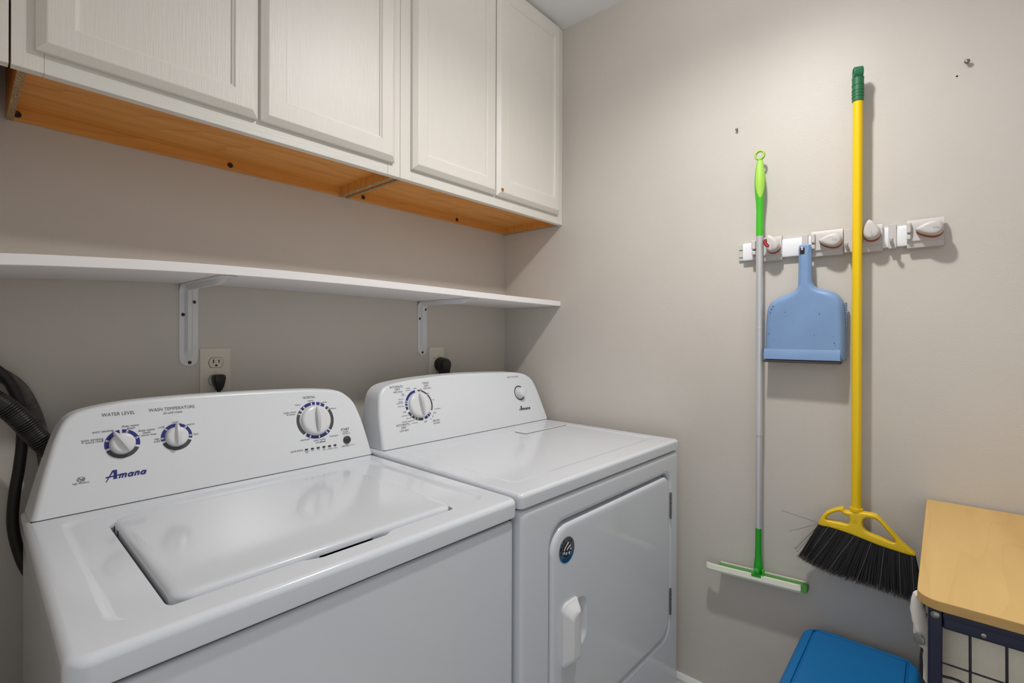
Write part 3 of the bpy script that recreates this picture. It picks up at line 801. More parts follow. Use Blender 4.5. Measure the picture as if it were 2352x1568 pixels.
def shelf_z(x):
    for (xa, za), (xb, zb) in zip(SX[:-1], SX[1:]):
        if xa <= x <= xb: return za+(zb-za)*(x-xa)/(xb-xa)
def shelf_bracket(x, label, screws, width=.0405, zb=1.1635):
    z1 = shelf_z(x)-.0005
    c = empty('shelf_bracket', (x, 0, z1))
    tag(c, label, 'bracket', 'white brackets under the shelf')
    Rb = .022; th = .0028; L_arm = .281
    path = []  # (y, z, ny, nz) centre line on the wall/shelf side and outward normal
    zlow = zb - z1
    nseg = 14
    for k in range(nseg+1):
        t = k/nseg; path.append((0, zlow+(-Rb-zlow)*t, -1, 0))
    for k in range(1, 9):
        a = (pi/2)*k/8; path.append((-Rb*(1-cos(a)), -Rb+Rb*sin(a), -cos(a), -sin(a)))
    for k in range(1, nseg+1):
        t = k/nseg; path.append((-Rb-(L_arm-Rb)*t, 0, 0, -1))
    s = [0]
    for a, b in zip(path[:-1], path[1:]): s.append(s[-1]+math.hypot(b[0]-a[0], b[1]-a[1]))
    tot = s[-1]; rings = []; hw = width/2
    def rowat(i, cap=None):
        y, z, ny, nz = path[i]; si = s[i]
        wdt = hw
        e0 = si; e1 = tot-si
        if e0 < hw: wdt = math.sqrt(max(hw*hw-(hw-e0)**2, 1e-8))
        if e1 < hw: wdt = max(hw*.25, math.sqrt(max(hw*hw-(hw-e1)**2, 1e-8)))
        rib = (.0085 if ny < -.5 else .0115)*min(1, max(0, (e0-.022)/.014))*min(1, max(0, (e1-.03)/.03))
        rw = min(.0075, wdt*.8)
        pr = [(-wdt, 0), (-wdt, th), (-rw*1.25, th), (-rw*.9, th+rib*.55), (-rw*.5, th+rib*.95), (0, th+rib), (rw*.5, th+rib*.95), (rw*.9, th+rib*.55), (rw*1.25, th), (wdt, th), (wdt, 0)]
        return [(u, y+ny*n, z+nz*n) for u, n in pr]
    # finer spacing at the round bottom end
    extra = [.0005, .002, .005, .009, .014]
    path = [(0, zlow+e, -1, 0) for e in extra] + [p for p in path if not (p[2] == -1 and p[1] < zlow+.0155)]
    tipx = [L_arm-e for e in (.012, .007, .003, .0006)]
    path = [p for p in path if not (p[3] == -1 and -p[0] > L_arm-.018)] + [(-q, 0, 0, -1) for q in tipx]
    s = [extra[0]]
    for a, b in zip(path[:-1], path[1:]): s.append(s[-1]+math.hypot(b[0]-a[0], b[1]-a[1]))
    tot = s[-1]+.0006
    rings = [rowat(i) for i in range(len(path))]
    obj('bracket_arm', loft(rings, cap0=True, cap1=True), BRKT, c, angle=40)
    for dx, z in screws:
        bm = lathe([(.0042, 0), (.004, .0016), (.0025, .0024), (.0016, .0016), (.0005, .0016)], n=14, axis='y', center=(dx, -th, z-z1)); obj('screw', bm, DKSTEEL, c)
    return c
shelf_bracket(-1.1745, 'white steel shelf bracket beside the double outlet', ((.0115, 1.3233), (-.0125, 1.2911), (.002, 1.1724)))
shelf_bracket(-.4455, 'white steel shelf bracket beside the outlet with the large round plug', ((.0135, 1.335), (-.0125, 1.3016), (0, 1.1805)), zb=1.171)

# ------------------------------------------------------------------ outlets, plugs and hoses
def plate(bm, x0, x1, z0, z1, t=.006):
    add_loft(bm, [[(x, y, z) for x, z in rrect(x0+d, x1-d, z0+d, z1-d, .003, 4, 2)] for y, d in ((-.0003, 0), (-t*.45, 0), (-t, .005))], cap0=True, cap1=True)
o1 = empty('wall_outlet', (-1.1145, 0, 1.1485))
tag(o1, 'ivory double wall outlet beside the shelf bracket, one socket free', 'outlet', 'ivory wall outlets')
bm = bmesh.new(); plate(bm, -.0355, .0355, -.058, .058); obj('cover_plate', bm, IVORY, o1)
for zc in (.0215, -.0235):
    bm = bmesh.new()
    P = [(.0165*cos(a), max(-.0125, min(.0125, .0165*sin(a)))) for a in [2*pi*k/40 for k in range(40)]]
    add_loft(bm, [[(x*s_, y, zc+z*s_) for x, z in P] for y, s_ in ((-.0058, 1.06), (-.0062, 1.06))], cap1=True); obj('socket_gap', bm, GREYINK, o1, smooth=False)
    bm = bmesh.new(); add_loft(bm, [[(x*s_, y, zc+z*s_) for x, z in P] for y, s_ in ((-.0058, 1), (-.0075, 1), (-.0079, .97))], cap1=True)
    f = obj('socket_face', bm, IVORY2, o1)
    if zc > 0:
        for dx, hh in ((-.0064, .0046), (.0064, .0037)):
            obj('slot', box(dx-.0011, dx+.0011, -.0083, -.0076, zc+.0035-hh, zc+.0035+hh), DARKGAP, f, smooth=False)
        bm = bmesh.new(); bm.faces.new([bm.verts.new((.0028*cos(a), -.0083, zc-.0075+max(-.0018, .0026*sin(a)))) for a in [2*pi*k/20 for k in range(20)]]); obj('slot', bm, DARKGAP, f, smooth=False)
obj('screw', lathe([(.0033, 0), (.003, .0008), (.001, .0009)], n=14, axis='y', center=(0, -.006, -.001)), IVORY2, o1)
# right-angle plug with cord going down behind the washer
pc = empty('power_cord', (-1.1135, -.0085, 1.1235)); tag(pc, 'black flat right-angle plug and cord in the double outlet', 'cord')
bm = bmesh.new()
def plug_ring(z, w_, y0, y1): return [(x, y, z) for x, y in rrect(-w_, w_, y0, y1, min(w_, abs(y1-y0)/2)*.55, 4, 1)]
add_loft(bm, [plug_ring(.0165, .010, -.024, -.004), plug_ring(.0145, .0135, -.027, -.0), plug_ring(.008, .0148, -.028, 0), plug_ring(-.004, .0125, -.028, 0), plug_ring(-.014, .0098, -.027, -.004), plug_ring(-.016, .0098, -.027, -.005), plug_ring(-.0165, .008, -.025, -.007), plug_ring(-.023, .0075, -.024, -.007)], cap0=True, cap1=True)
obj('plug_body', bm, BLACK, pc, angle=50)
obj('cord', tube(smooth_path([(0, -.0155, -.02), (.001, -.0155, -.05), (.003, -.02, -.12), (.01, -.02, -.3), (.05, -.02, -.5)], 5), .0045, 10), BLACK, pc)
o2 = empty('wall_outlet', (-.3787, 0, 1.145))
tag(o2, 'ivory single wall outlet behind the dryer, hidden by a large plug', 'outlet', 'ivory wall outlets')
bm = bmesh.new(); plate(bm, -.0355, .0355, -.06, .053); obj('cover_plate', bm, IVORY, o2)
obj('socket_face', lathe([(.027, 0), (.027, .002), (.025, .003)], n=32, axis='y', center=(.006, -.006, -.012)), IVORY2, o2)
for k, a in enumerate((128, 88, 55)):
    obj('embossed_mark', box(.006+.031*cos(R(a))-.0006, .006+.031*cos(R(a))+.0006, -.0068, -.0055, -.012+.031*sin(R(a))-.002, -.012+.031*sin(R(a))+.002), GREYINK, o2, smooth=False)
pd = empty('power_cord', (-.3705, -.0095, 1.1345)); tag(pd, 'thick black round dryer plug and cord above the dryer console', 'cord')
bm = bmesh.new()
add_lathe(bm, [(.0255, 0), (.027, .004), (.027, .012), (.0255, .017), (.024, .019), (.0238, .026), (.0225, .038), (.019, .043), (.001, .044)], n=32, axis='y')
obj('plug_body', bm, BLACK, pd)
bm = bmesh.new(); add_loft(bm, [plug_ring(.004, .021, -.042, -.012), plug_ring(-.012, .0215, -.043, -.010), plug_ring(-.022, .019, -.041, -.012), plug_ring(-.03, .0195, -.041, -.012), plug_ring(-.05, .015, -.038, -.014)], cap0=True, cap1=True)
obj('plug_neck', bm, BLACK, pd, angle=50)
obj('cord', tube(smooth_path([(0, -.026, -.04), (0, -.026, -.1), (.01, -.025, -.3), (.03, -.025, -.6)], 5), .012, 10), BLACK, pd)

# corrugated drain hose: ribs along an evenly stepped path, nearest of the three hoses
def even(P, step):
    out = [P[0]]; acc = 0
    for a, b in zip(P[:-1], P[1:]):
        L_ = (b-a).length; t = step-acc
        while t <= L_:
            out.append(a+(b-a)*(t/L_)); t += step
        acc = (acc+L_) % step if t-step <= L_ else acc+L_
    return out
hp = even(smooth_path([(-1.672, -.086, 1.265), (-1.6, -.086, 1.192), (-1.502, -.086, 1.1105), (-1.4500, -.086, 1.036), (-1.400, -.086, .955), (-1.37, -.086, .85)], 40), .0009)
rs = [.0168+.0019*(abs(sin(pi*i*.0009/.0046))**.6) for i in range(len(hp))]
hose = obj('drain_hose', tube(hp, .018, 18, rs=rs), HOSEM, angle=70)
tag(hose, 'black corrugated drain hose sloping down behind the washer console', 'hose')
fp = smooth_path([(-1.57, -.02, 1.13), (-1.54, -.02, 1.16), (-1.508, -.02, 1.1655), (-1.4775, -.02, 1.139), (-1.458, -.02, 1.096), (-1.4445, -.02, 1.045), (-1.434, -.02, .98), (-1.425, -.02, .85)], 8)
tag(obj('water_hose', tube(fp, .0128, 14), FOAM), 'fuzzy grey foam covered water hose curving behind the corrugated hose', 'hose')
bp_ = smooth_path([(-1.53, -.052, 1.18), (-1.509, -.052, 1.176), (-1.4885, -.050, 1.147), (-1.475, -.050, 1.101), (-1.471, -.050, 1.04), (-1.475, -.050, .983), (-1.4815, -.050, .929), (-1.484, -.050, .873), (-1.477, -.050, .82), (-1.462, -.050, .768), (-1.43, -.050, .71)], 8)
tag(obj('water_hose', tube(bp_, .0090, 14), BLACKR), 'smooth black water hose looping down beside the washer', 'hose')

# ------------------------------------------------------------------ tool rail on the right wall  (s = -y runs to the right in view)
tr = empty('tool_rail', (0, -1.18, 1.4925)); tag(tr, 'white wall-mounted tool rail with four roller grippers and hooks', 'rack')
def B(name, y0, y1, z0, z1, x0, x1, m, bev=.001, par=tr, seg=2):
    bm = box(x0, x1, y0+1.18, y1+1.18, z0-1.4925, z1-1.4925, bev, seg); return obj(name, bm, m, par)
B('rail', -1.4125, -.966, 1.468, 1.515, -.012, -.0005, RAILW)
B('rail_end', -.967, -.952, 1.4675, 1.5145, -.006, -.0005, RAILG)
for z in (1.478, 1.5): B('rail_end_rib', -.967, -.952, z, z+.0025, -.0085, -.005, RAILG, 0)
def cover(y0, y1):
    pr = [(-.010, 1.4655), (-.0145, 1.467), (-.0165, 1.475), (-.0172, 1.4915), (-.0165, 1.508), (-.0145, 1.5155), (-.010, 1.517)]
    bm = loft([[(x, y+1.18, z-1.4925) for x, z in pr] for y in (y0, y1)], cap0=True, cap1=True); obj('rail_cover', bm, RAILW, tr, angle=40)
cover(-.995, -.966); cover(-1.1435, -1.0705); cover(-1.3448, -1.2975)
def plate_(y0, y1):
    pr = [(-.011, 1.458), (-.020, 1.459), (-.0215, 1.466), (-.0225, 1.4715), (-.0265, 1.4745), (-.0265, 1.5125), (-.0225, 1.525), (-.011, 1.5275)]
    bm = loft([[(x, y+1.18, z-1.4925) for x, z in pr] for y in (y0, y1)], cap0=True, cap1=True); return obj('gripper_plate', bm, GRIP, tr, angle=25)
def clip_(y0, y1):
    bm = bmesh.new()
    add_box(bm, -.037, -.018, y0+1.18, y1+1.18, 1.493-1.4925, 1.5185-1.4925, .003, 3)
    add_box(bm, -.034, -.018, y0+1.18, y1+1.18, 1.477-1.4925, 1.4895-1.4925, .003, 3)
    obj('gripper_stop', bm, GRIP, tr)
TEAR = []
for k in range(36):
    a = 2*pi*k/36; x = .026*cos(a); y = .0165*sin(a)*(1-.42*cos(a)) * (1 if True else 1)
    TEAR.append((x, y))
def knob_(yc, zc, rot, name='gripper_knob'):
    """leaf-shaped roller cap; its tip points along +s rotated by rot"""
    def ring(scl, x, dz=0):
        out = []
        for (p, q) in TEAR:
            p2, q2 = p*scl, q*scl
            s_ = p2*cos(rot)-q2*sin(rot); z_ = p2*sin(rot)+q2*cos(rot)
            out.append((x, -(s_)+yc+1.18, z_+zc+dz-1.4925))
        return out
    k = obj(name, loft([ring(.93, -.031), ring(1.0, -.033), ring(1.0, -.039), ring(.97, -.043), ring(.86, -.0475), ring(.7, -.0492), ring(.4, -.050)], cap0=True, cap1=True), GRIP, tr, angle=40)
    obj('rubber_roller', loft([ring(.86, -.0255, -.0035), ring(.97, -.0265, -.0035), ring(.97, -.0325, -.0035)], cap0=True, cap1=True), RUST, k, angle=40)
    em = []
    for a in range(16):
        t = 2*pi*a/16; em.append((-.011+.0055*cos(t), .0022*sin(t)))
    bm = bmesh.new(); rr = []
    for sc_ in (1, .72):
        rr.append([(-.0507, -((p*sc_-.011*(1-sc_))*cos(rot)-q*sc_*sin(rot))+yc+1.18, ((p*sc_-.011*(1-sc_))*sin(rot)+q*sc_*cos(rot))+zc-1.4925) for p, q in em])
    add_loft(bm, rr); obj('embossed_oval', bm, mat('embossed_grey', s2l(188, 182, 178), .5) if 'embossed_grey' not in bpy.data.materials else bpy.data.materials['embossed_grey'], k, smooth=False)
    return k
plate_(-1.0705, -1.0055); clip_(-1.0055, -.994)
plate_(-1.2145, -1.1435); clip_(-1.153, -1.1435)
plate_(-1.2975, -1.2345); clip_(-1.2455, -1.2355)
plate_(-1.4127, -1.3448); clip_(-1.3535, -1.3448)
# knob tip direction: p=+.026 is the slim end
k1 = knob_(-1.0485, 1.5045, R(112)); knob_(-1.1885, 1.4955, R(178)); knob_(-1.2755, 1.511, R(100)); knob_(-1.3875, 1.4985, R(180))
# red mark on the first knob
def strip(P, w_, x, m, nm):
    bm = bmesh.new(); L_ = []
    P = smooth_path([(p[0], p[1], 0) for p in P], 6)
    for i, p in enumerate(P):
        t = (P[min(i+1, len(P)-1)]-P[max(i-1, 0)]).normalized(); n = Vector((-t.y, t.x, 0))
        e = min(i, len(P)-1-i)/4; ww = w_*min(1, .55+.45*e)
        a, b = p+n*ww, p-n*ww
        L_.append((bm.verts.new((x, a.x+1.18, a.y-1.4925)), bm.verts.new((x, b.x+1.18, b.y-1.4925))))
    for a, b in zip(L_[:-1], L_[1:]): bm.faces.new((a[0], b[0], b[1], a[1]))
    obj(nm, bm, m, k1, smooth=False)
SP = [(-1.0365, 1.5165), (-1.0345, 1.508), (-1.0375, 1.5), (-1.045, 1.495)]
strip(SP, .0045, -.0508, BLACK, 'printed_mark'); strip(SP, .0022, -.0511, RED, 'printed_mark')
def hook_(y0, y1, up=True):
    ym = (y0+y1)/2+1.18
    h = B('hook', y0, y1, 1.462, 1.522, -.0205, -.0105, GRIP, .0012)
    bm = tube(smooth_path([(-.018, ym, 1.4735-1.4925), (-.030, ym, 1.4725-1.4925), (-.041, ym, 1.4765-1.4925), (-.0445, ym, 1.484-1.4925)], 5), .0038, 10, rs=None)
    obj('hook_peg', bm, GRIP, h)
hook_(-1.1345, -1.1195); hook_(-1.2345, -1.215); hook_(-1.3244, -1.3086)

# ------------------------------------------------------------------ broom
bx = -.0475
br = empty('broom', (bx, -1.248, .62)); tag(br, 'yellow angle broom with black bristles and a green grip end, hanging on the rail', 'broom')
def BL(name, bm, m, par=br, **k):
    if isinstance(bm, bmesh.types.BMesh): bm.transform(Matrix.Translation((-bx, 1.248, -.62)))
    else: bm.transform(Matrix.Translation((-bx, 1.248, -.62)))
    return obj(name, bm, m, par, **k)
BL('pole', lathe([(.0108, .80), (.0108, 1.845)], n=24, center=(bx, -1.248, 0)), YELLOW)
# green grip: ribbed sleeve with an eyelet at the tip
pf = [(.0118, 1.8375), (.0126, 1.839), (.0126, 1.846)]
for zz in (1.848, 1.856, 1.8635, 1.877):
    pf += [(.0126, zz), (.0135, zz+.0006), (.0135, zz+.0014), (.0126, zz+.002)]
pf += [(.0127, 1.895), (.0132, 1.8955), (.0132, 1.8965), (.0126, 1.897)]
gr = BL('grip', lathe(pf, n=24, center=(bx, -1.248, 0), cap1=True), DGREEN)
ring = plate_solid([[(.0126*cos(a), .0185+.0125*sin(a) if sin(a) > 0 else .0185*(1+sin(a)*1.0)) for a in [2*pi*k/40 for k in range(40)]],
                    [(.0052*cos(a), .0165+.0085*sin(a)) for a in [2*pi*k/24 for k in range(24)]]], .0105, .003)
# eyelet plate turned so that its hole looks to the left and front
ring.transform(Matrix.Translation((bx, -1.248, 1.8945)) @ Matrix.Rotation(R(18), 4, 'Z') @ Matrix.Rotation(pi/2, 4, 'X'))
BL('grip_eyelet', ring, DGREEN, angle=40)
HO = [(-1.166, .7491), (-1.171, .764), (-1.1793, .7797), (-1.1892, .7898), (-1.2054, .7994), (-1.2198, .8057), (-1.2225, .8035), (-1.2245, .7975), (-1.2364, .7973), (-1.2611, .8026), (-1.2626, .8026), (-1.2873, .804), (-1.2947, .7985), (-1.318, .7735), (-1.3407, .7474), (-1.3655, .728), (-1.3645, .7246), (-1.356, .7225), (-1.3253, .7259), (-1.2964, .7294), (-1.2666, .7358), (-1.2358, .7424), (-1.1958, .748), (-1.1711, .7464)]
HA = [(-1.1826, .765), (-1.1876, .7759), (-1.199, .7864), (-1.2119, .7933), (-1.2165, .7937), (-1.2231, .7874), (-1.2357, .7876), (-1.2357, .7641), (-1.22, .7648), (-1.1925, .7645)]
HB = [(-1.2619, .7903), (-1.2874, .793), (-1.2948, .7893), (-1.3152, .7637), (-1.3295, .7478), (-1.3238, .7426), (-1.2964, .7486), (-1.262, .7569)]
me = plate_solid([chaikin(HO, 2), chaikin(HA, 2), chaikin(HB, 2)], .0112, .0036)
me.transform(Matrix(((0, 0, -1, bx-.002), (1, 0, 0, 0), (0, 1, 0, 0), (0, 0, 0, 1))))
hd_ = BL('broom_head', me, YHEAD, angle=50)
BL('head_socket', lathe([(.006, .742), (.0128, .750), (.0132, .80), (.0142, .8005), (.0142, .8085), (.012, .809)], n=24, center=(bx, -1.248, 0)), YHEAD)
obj_me = arc_mesh(.0042, .0052, 0, 360, 3); obj_me.transform(Matrix(((0, 0, -1, bx-.0134), (-1, 0, 0, -1.2475), (0, 1, 0, .776), (0, 0, 0, 1))))
BL('embossed_mark', obj_me, mat('embossed_yellow', s2l(190, 150, 10), .5), smooth=False)
low = [(-1.169, .752), (-1.1958, .753), (-1.2358, .747), (-1.2666, .740), (-1.2964, .734), (-1.3253, .730), (-1.356, .727), (-1.363, .729)]
tip = [(-1.126, .655), (-1.148, .6455), (-1.1798, .636), (-1.2331, .629), (-1.2894, .627), (-1.3327, .6235), (-1.3605, .619), (-1.378, .628)]
def along(P, t):
    f = t*(len(P)-1); i = min(int(f), len(P)-2); k = f-i
    return (P[i][0]+(P[i+1][0]-P[i][0])*k, P[i][1]+(P[i+1][1]-P[i][1])*k)
bmb = bmesh.new(); bmt = bmesh.new()
def strand(bm, a, b, r0, r1):
    a, b = Vector(a), Vector(b); d = (b-a).normalized(); e1 = d.orthogonal().normalized(); e2 = d.cross(e1)
    A = [bm.verts.new(a+(e1*cos(q)+e2*sin(q))*r0) for q in (0, 2.1, 4.2)]; Bv = [bm.verts.new(b+(e1*cos(q)+e2*sin(q))*r1) for q in (0, 2.1, 4.2)]
    for i in range(3): bm.faces.new((A[i], A[(i+1) % 3], Bv[(i+1) % 3], Bv[i]))
rnd = random.Random(3)
for i in range(4200):
    t = rnd.random(); a = along(low, t); b = along(tip, min(1, max(0, t+rnd.gauss(0, .012))))
    q = rnd.uniform(-1, 1)
    pa = (bx-.002+q*.0085, a[0], a[1]); l = rnd.uniform(.93, 1.02)
    pb = (max(-.085, min(-.004, bx-.002+q*.020+rnd.gauss(0, .003))), a[0]+(b[0]-a[0])*l+rnd.gauss(0, .0015), a[1]+(b[1]-a[1])*l)
    pb = (pb[0], max(pb[1], -1.3805), pb[2])
    strand(bmb, pa, pb, .0007, .0006)
    if rnd.random() < .8:
        for _ in range(2):
            d = Vector(pb)-Vector(pa); d.normalize()
            e = Vector(pb)+d*rnd.uniform(.002, .008)+Vector((rnd.gauss(0, .002), rnd.gauss(0, .003), 0))
            e.x = min(e.x, -.003); e.y = max(e.y, -1.3815)
            strand(bmt, Vector(pb)-d*.006, e, .00035, .0001)
tag(BL('bristles', bmb, BRISTLE, smooth=False), kind='stuff')
tag(BL('bristle_tips', bmt, BRISTLET, smooth=False), kind='stuff')
bms = bmesh.new()
for (a, b) in (((-1.168, .7515), (-1.087, .7665)), ((-1.168, .749), (-1.105, .7175)), ((-1.169, .748), (-1.1165, .675)), ((-1.17, .748), (-1.1185, .674)), ((-1.171, .747), (-1.122, .668)), ((-1.173, .747), (-1.13, .664))):
    strand(bms, (bx-.006, *a), (bx-.018, *b), .0006, .0005)
    d = Vector((0, b[0]-a[0], b[1]-a[1])).normalized()
    for q in (-.5, .2, .6):
        n = Vector((0, -d.z, d.y)); strand(bms, (bx-.018, *b), Vector((bx-.018, *b))+d*.005+n*.005*q, .0004, .0001)
for t in (.12, .2, .34, .5, .62, .76, .9):
    a = along(low, t); b = along(tip, t-.02)
    strand(bms, (bx-.016, *a), (bx-.027, b[0], b[1]+.008), .00055, .00045)
tag(BL('stray_bristles', bms, BRISTLET, smooth=False), kind='stuff')

# ------------------------------------------------------------------ squeegee mop
sx, sy = -.036, -1.0165
sq = empty('squeegee_mop', (sx, sy, .55)); tag(sq, 'silver pole squeegee with a bright green handle and a cream blade', 'squeegee')
def SQ(name, bm, m, par=sq, **k):
    bm.transform(Matrix.Translation((-sx, -sy, -.55))); return obj(name, bm, m, par, **k)
cy_ = sy+.0035
SQ('pole', lathe([(.0080, .69), (.0080, .9565), (.0086, .957), (.0086, .9595), (.0092, .96), (.0092, 1.2632), (.0095, 1.2636), (.0095, 1.2662), (.0092, 1.2666), (.0092, 1.531)], n=22, center=(sx, sy, 0)), ALU)
gh = lathe([(.0093, 1.529), (.0093, 1.56), (.0088, 1.60), (.0098, 1.625), (.0125, 1.652), (.0138, 1.678), (.0132, 1.70), (.0112, 1.72), (.0085, 1.738), (.0066, 1.7475), (.003, 1.751)], n=24, center=(sx, sy, 0))
gho = SQ('grip', gh, GREEN)
# lime inlay along the front of the grip
bm = bmesh.new(); rows = []
for k in range(21):
    t = k/20; z = 1.636+t*.108
    rad = [(1.636, .0108), (1.652, .0125), (1.678, .0138), (1.70, .0132), (1.72, .0112), (1.738, .0085), (1.7475, .0066)]
    r = next((r0+(r1-r0)*(z-z0)/(z1-z0) for (z0, r0), (z1, r1) in zip(rad[:-1], rad[1:]) if z0 <= z <= z1), .0066)
    half = R(58)*min(1, (max(0, sin(pi*min(1, t*1.02+.0)))**.5 if t < .6 else 1))*(1 if t < .6 else 1-.15*(t-.6))
    half = max(half, R(6))
    rows.append([(sx+(r+.0008)*cos(a), sy+(r+.0008)*sin(a), z) for a in [R(200)+half*(-1+2*j/8) for j in range(9)]])
add_loft(bm, rows, closed=False)
SQ('grip_inlay', bm, LIME)
bm = bmesh.new()
tor = []
for k in range(28):
    a = 2*pi*k/28; c = Vector((sx, sy+.0115*cos(a), 1.7605+.0118*sin(a))); e = Vector((0, cos(a), sin(a)))
    tor.append([c+e*.0028*cos(b)+Vector((1, 0, 0))*.0046*sin(b) for b in [2*pi*j/10 for j in range(10)]])
tor.append(tor[0])
add_loft(bm, tor); bmesh.ops.remove_doubles(bm, verts=bm.verts, dist=1e-6)
SQ('hanging_loop', bm, LIME)
SQ('pole_socket', lathe([(.0081, .6935), (.0083, .692), (.0085, .64), (.0092, .61), (.0112, .596), (.0122, .584), (.0122, .573), (.009, .562)], n=22, center=(sx, sy, 0)), GREEN2)
# head, slightly tilted
HC = Vector((-.040, -1.0075, .5525)); tilt = R(-3.4)
HM = Matrix.Translation(HC) @ Matrix.Rotation(tilt, 4, 'X')
def SH(name, bm, m, par=sq, **k): bm.transform(HM); return SQ(name, bm, m, par, **k)
hl = .132
bm = loft([[(x+dx, y, z) for x, z in ((.010, -.006), (-.004, -.011), (-.010, -.010), (-.012, -.004), (-.008, .0085), (-.004, .010), (.004, .004))] for y, dx in ((hl+.002, .004), (hl-.01, 0), (-hl+.024, 0), (-hl+.014, .003))], cap0=True, cap1=True)
SH('squeegee_blade', bm, SPONGE, angle=25)
bm = loft([[(x, y, z) for x, z in ((-.006, -.009), (-.005, .0095), (.018, .0085), (.026, .002), (.024, -.007))] for y in (hl-.03, -hl+.006, -hl)], cap0=True, cap1=True)
SH('squeegee_bar', bm, mat('dull_green_plastic', s2l(84, 150, 66), .45), angle=25)
SH('rear_blade', box(.0225, .0265, -hl+.004, hl-.03, -.006, .0105, .0008, 1), SPONGE)
bm = bmesh.new(); add_lathe(bm, [(.012, -.006), (.012, .004), (.010, .006)], n=18, axis='y', center=(-.001, -.010, .018)); add_box(bm, -.011, .009, -.020, .006, .004, .012, .002)
SH('hinge', bm, GREEN2)
bm = box(-.007, .007, -.0265, -.0215, .004, .027, .0022, 3); SH('hinge_tab', bm, GREEN)

# ------------------------------------------------------------------ dustpan
dp_c = (-.035, -1.131, 1.33)
dp = empty('dustpan', dp_c); tag(dp, 'blue-grey plastic dustpan hanging upside down from a rail hook', 'dustpan')
DO = [(-1.1158, 1.4881), (-1.1203, 1.4911), (-1.1425, 1.4911), (-1.1464, 1.487), (-1.1475, 1.44), (-1.1475, 1.3925), (-1.1493, 1.3835), (-1.1557, 1.3742), (-1.1659, 1.3692), (-1.1858, 1.3636), (-1.2005, 1.357), (-1.2119, 1.3439), (-1.2175, 1.3283), (-1.2195, 1.313), (-1.221, 1.256), (-1.2210, 1.1963), (-1.2206, 1.1806), (-1.2156, 1.1786), (-1.12, 1.1785), (-1.0319, 1.1783), (-1.0319, 1.19), (-1.0331, 1.2567), (-1.0344, 1.3005), (-1.0386, 1.3254), (-1.0485, 1.3406), (-1.0625, 1.3492), (-1.0818, 1.3575), (-1.1035, 1.3654), (-1.1121, 1.3753), (-1.1154, 1.3846), (-1.1160, 1.4368)]
DO = chaikin(DO, 2)
def dring(d, x, hx):
    out = []
    n = len(DO)
    Qa = inset_poly(DO, d) if d else DO
    Qb = inset_poly(DO, min(d, .0085)) if d else DO
    Qc = inset_poly(DO, min(d, .0042)) if d else DO
    for i, (y0, z0) in enumerate(DO):
        k = min(1, max(0, (z0-1.345)/.055)); k = k*k*(3-2*k)
        y = Qa[i][0]*(1-k)+Qb[i][0]*k; z = Qa[i][1]*(1-k)+Qb[i][1]*k
        t = min(1, max(0, (z0-1.462)/.018))
        y, z = y*(1-t)+Qc[i][0]*t, z*(1-t)+Qc[i][1]*t
        out.append((x*(1-k)+hx*k-dp_c[0], y-dp_c[1], z-dp_c[2]))
    return out
rings = [dring(.002, -.013, -.0395), dring(.0, -.012, -.039), dring(.0, -.016, -.0395), dring(.0, -.030, -.042), dring(.0015, -.038, -.0445), dring(.005, -.0445, -.0475), dring(.010, -.0482, -.0492), dring(.016, -.0495, -.0497), dring(.022, -.0498, -.0498)]
bm = bmesh.new(); RR = add_loft(bm, rings)
es = [bm.edges.get((RR[-1][j], RR[-1][(j+1) % len(RR[-1])])) for j in range(len(RR[-1]))]
bmesh.ops.triangle_fill(bm, use_beauty=True, use_dissolve=False, edges=[e for e in es if e])
body = obj('pan_body', bm, PANBLUE, dp, angle=70)
bm = loft([[(x-dp_c[0], y-dp_c[1], z-dp_c[2]) for x, z in ((-.030, 1.1768), (-.052, 1.178), (-.0555, 1.1795), (-.0545, 1.195), (-.0495, 1.2078), (-.030, 1.2082))] for y in (-1.2135, -1.0335)], cap0=True, cap1=True)
obj('pan_lip', bm, PANBLUE, dp, angle=25)
obj('rubber_edge', box(-.055-dp_c[0], -.012-dp_c[0], -1.2125-dp_c[1], -1.0315-dp_c[1], 1.1705-dp_c[2], 1.1768-dp_c[2], .0015), mat('brown_rubber', s2l(70, 62, 58), .7), dp)
obj('hanging_hole_dark', box(-.0501-dp_c[0], -.049-dp_c[0], -1.1318-dp_c[1], -1.1208-dp_c[1], 1.464-dp_c[2], 1.4815-dp_c[2]), DARKGAP, dp, smooth=False)  # dark box drawn for the shade in the handle hole; nothing is cut
obj('hook_tip', box(-.0525-dp_c[0], -.047-dp_c[0], -1.1285-dp_c[1], -1.1235-dp_c[1], 1.474-dp_c[2], 1.4845-dp_c[2], .002), GRIP, dp)
bm = bmesh.new(); add_box(bm, -.019-dp_c[0], -.013-dp_c[0], -1.2232-dp_c[1], -1.2185-dp_c[1], 1.184-dp_c[2], 1.33-dp_c[2], .001, 1)
for k in range(16):
    z = 1.262+k*.0045; add_box(bm, -.024-dp_c[0], -.018-dp_c[0], -1.2232-dp_c[1], -1.2188-dp_c[1], z-dp_c[2], z+.0022-dp_c[2])
obj('cleaning_comb', bm, mat('pale_blue_plastic', s2l(146, 172, 208), .4), dp)
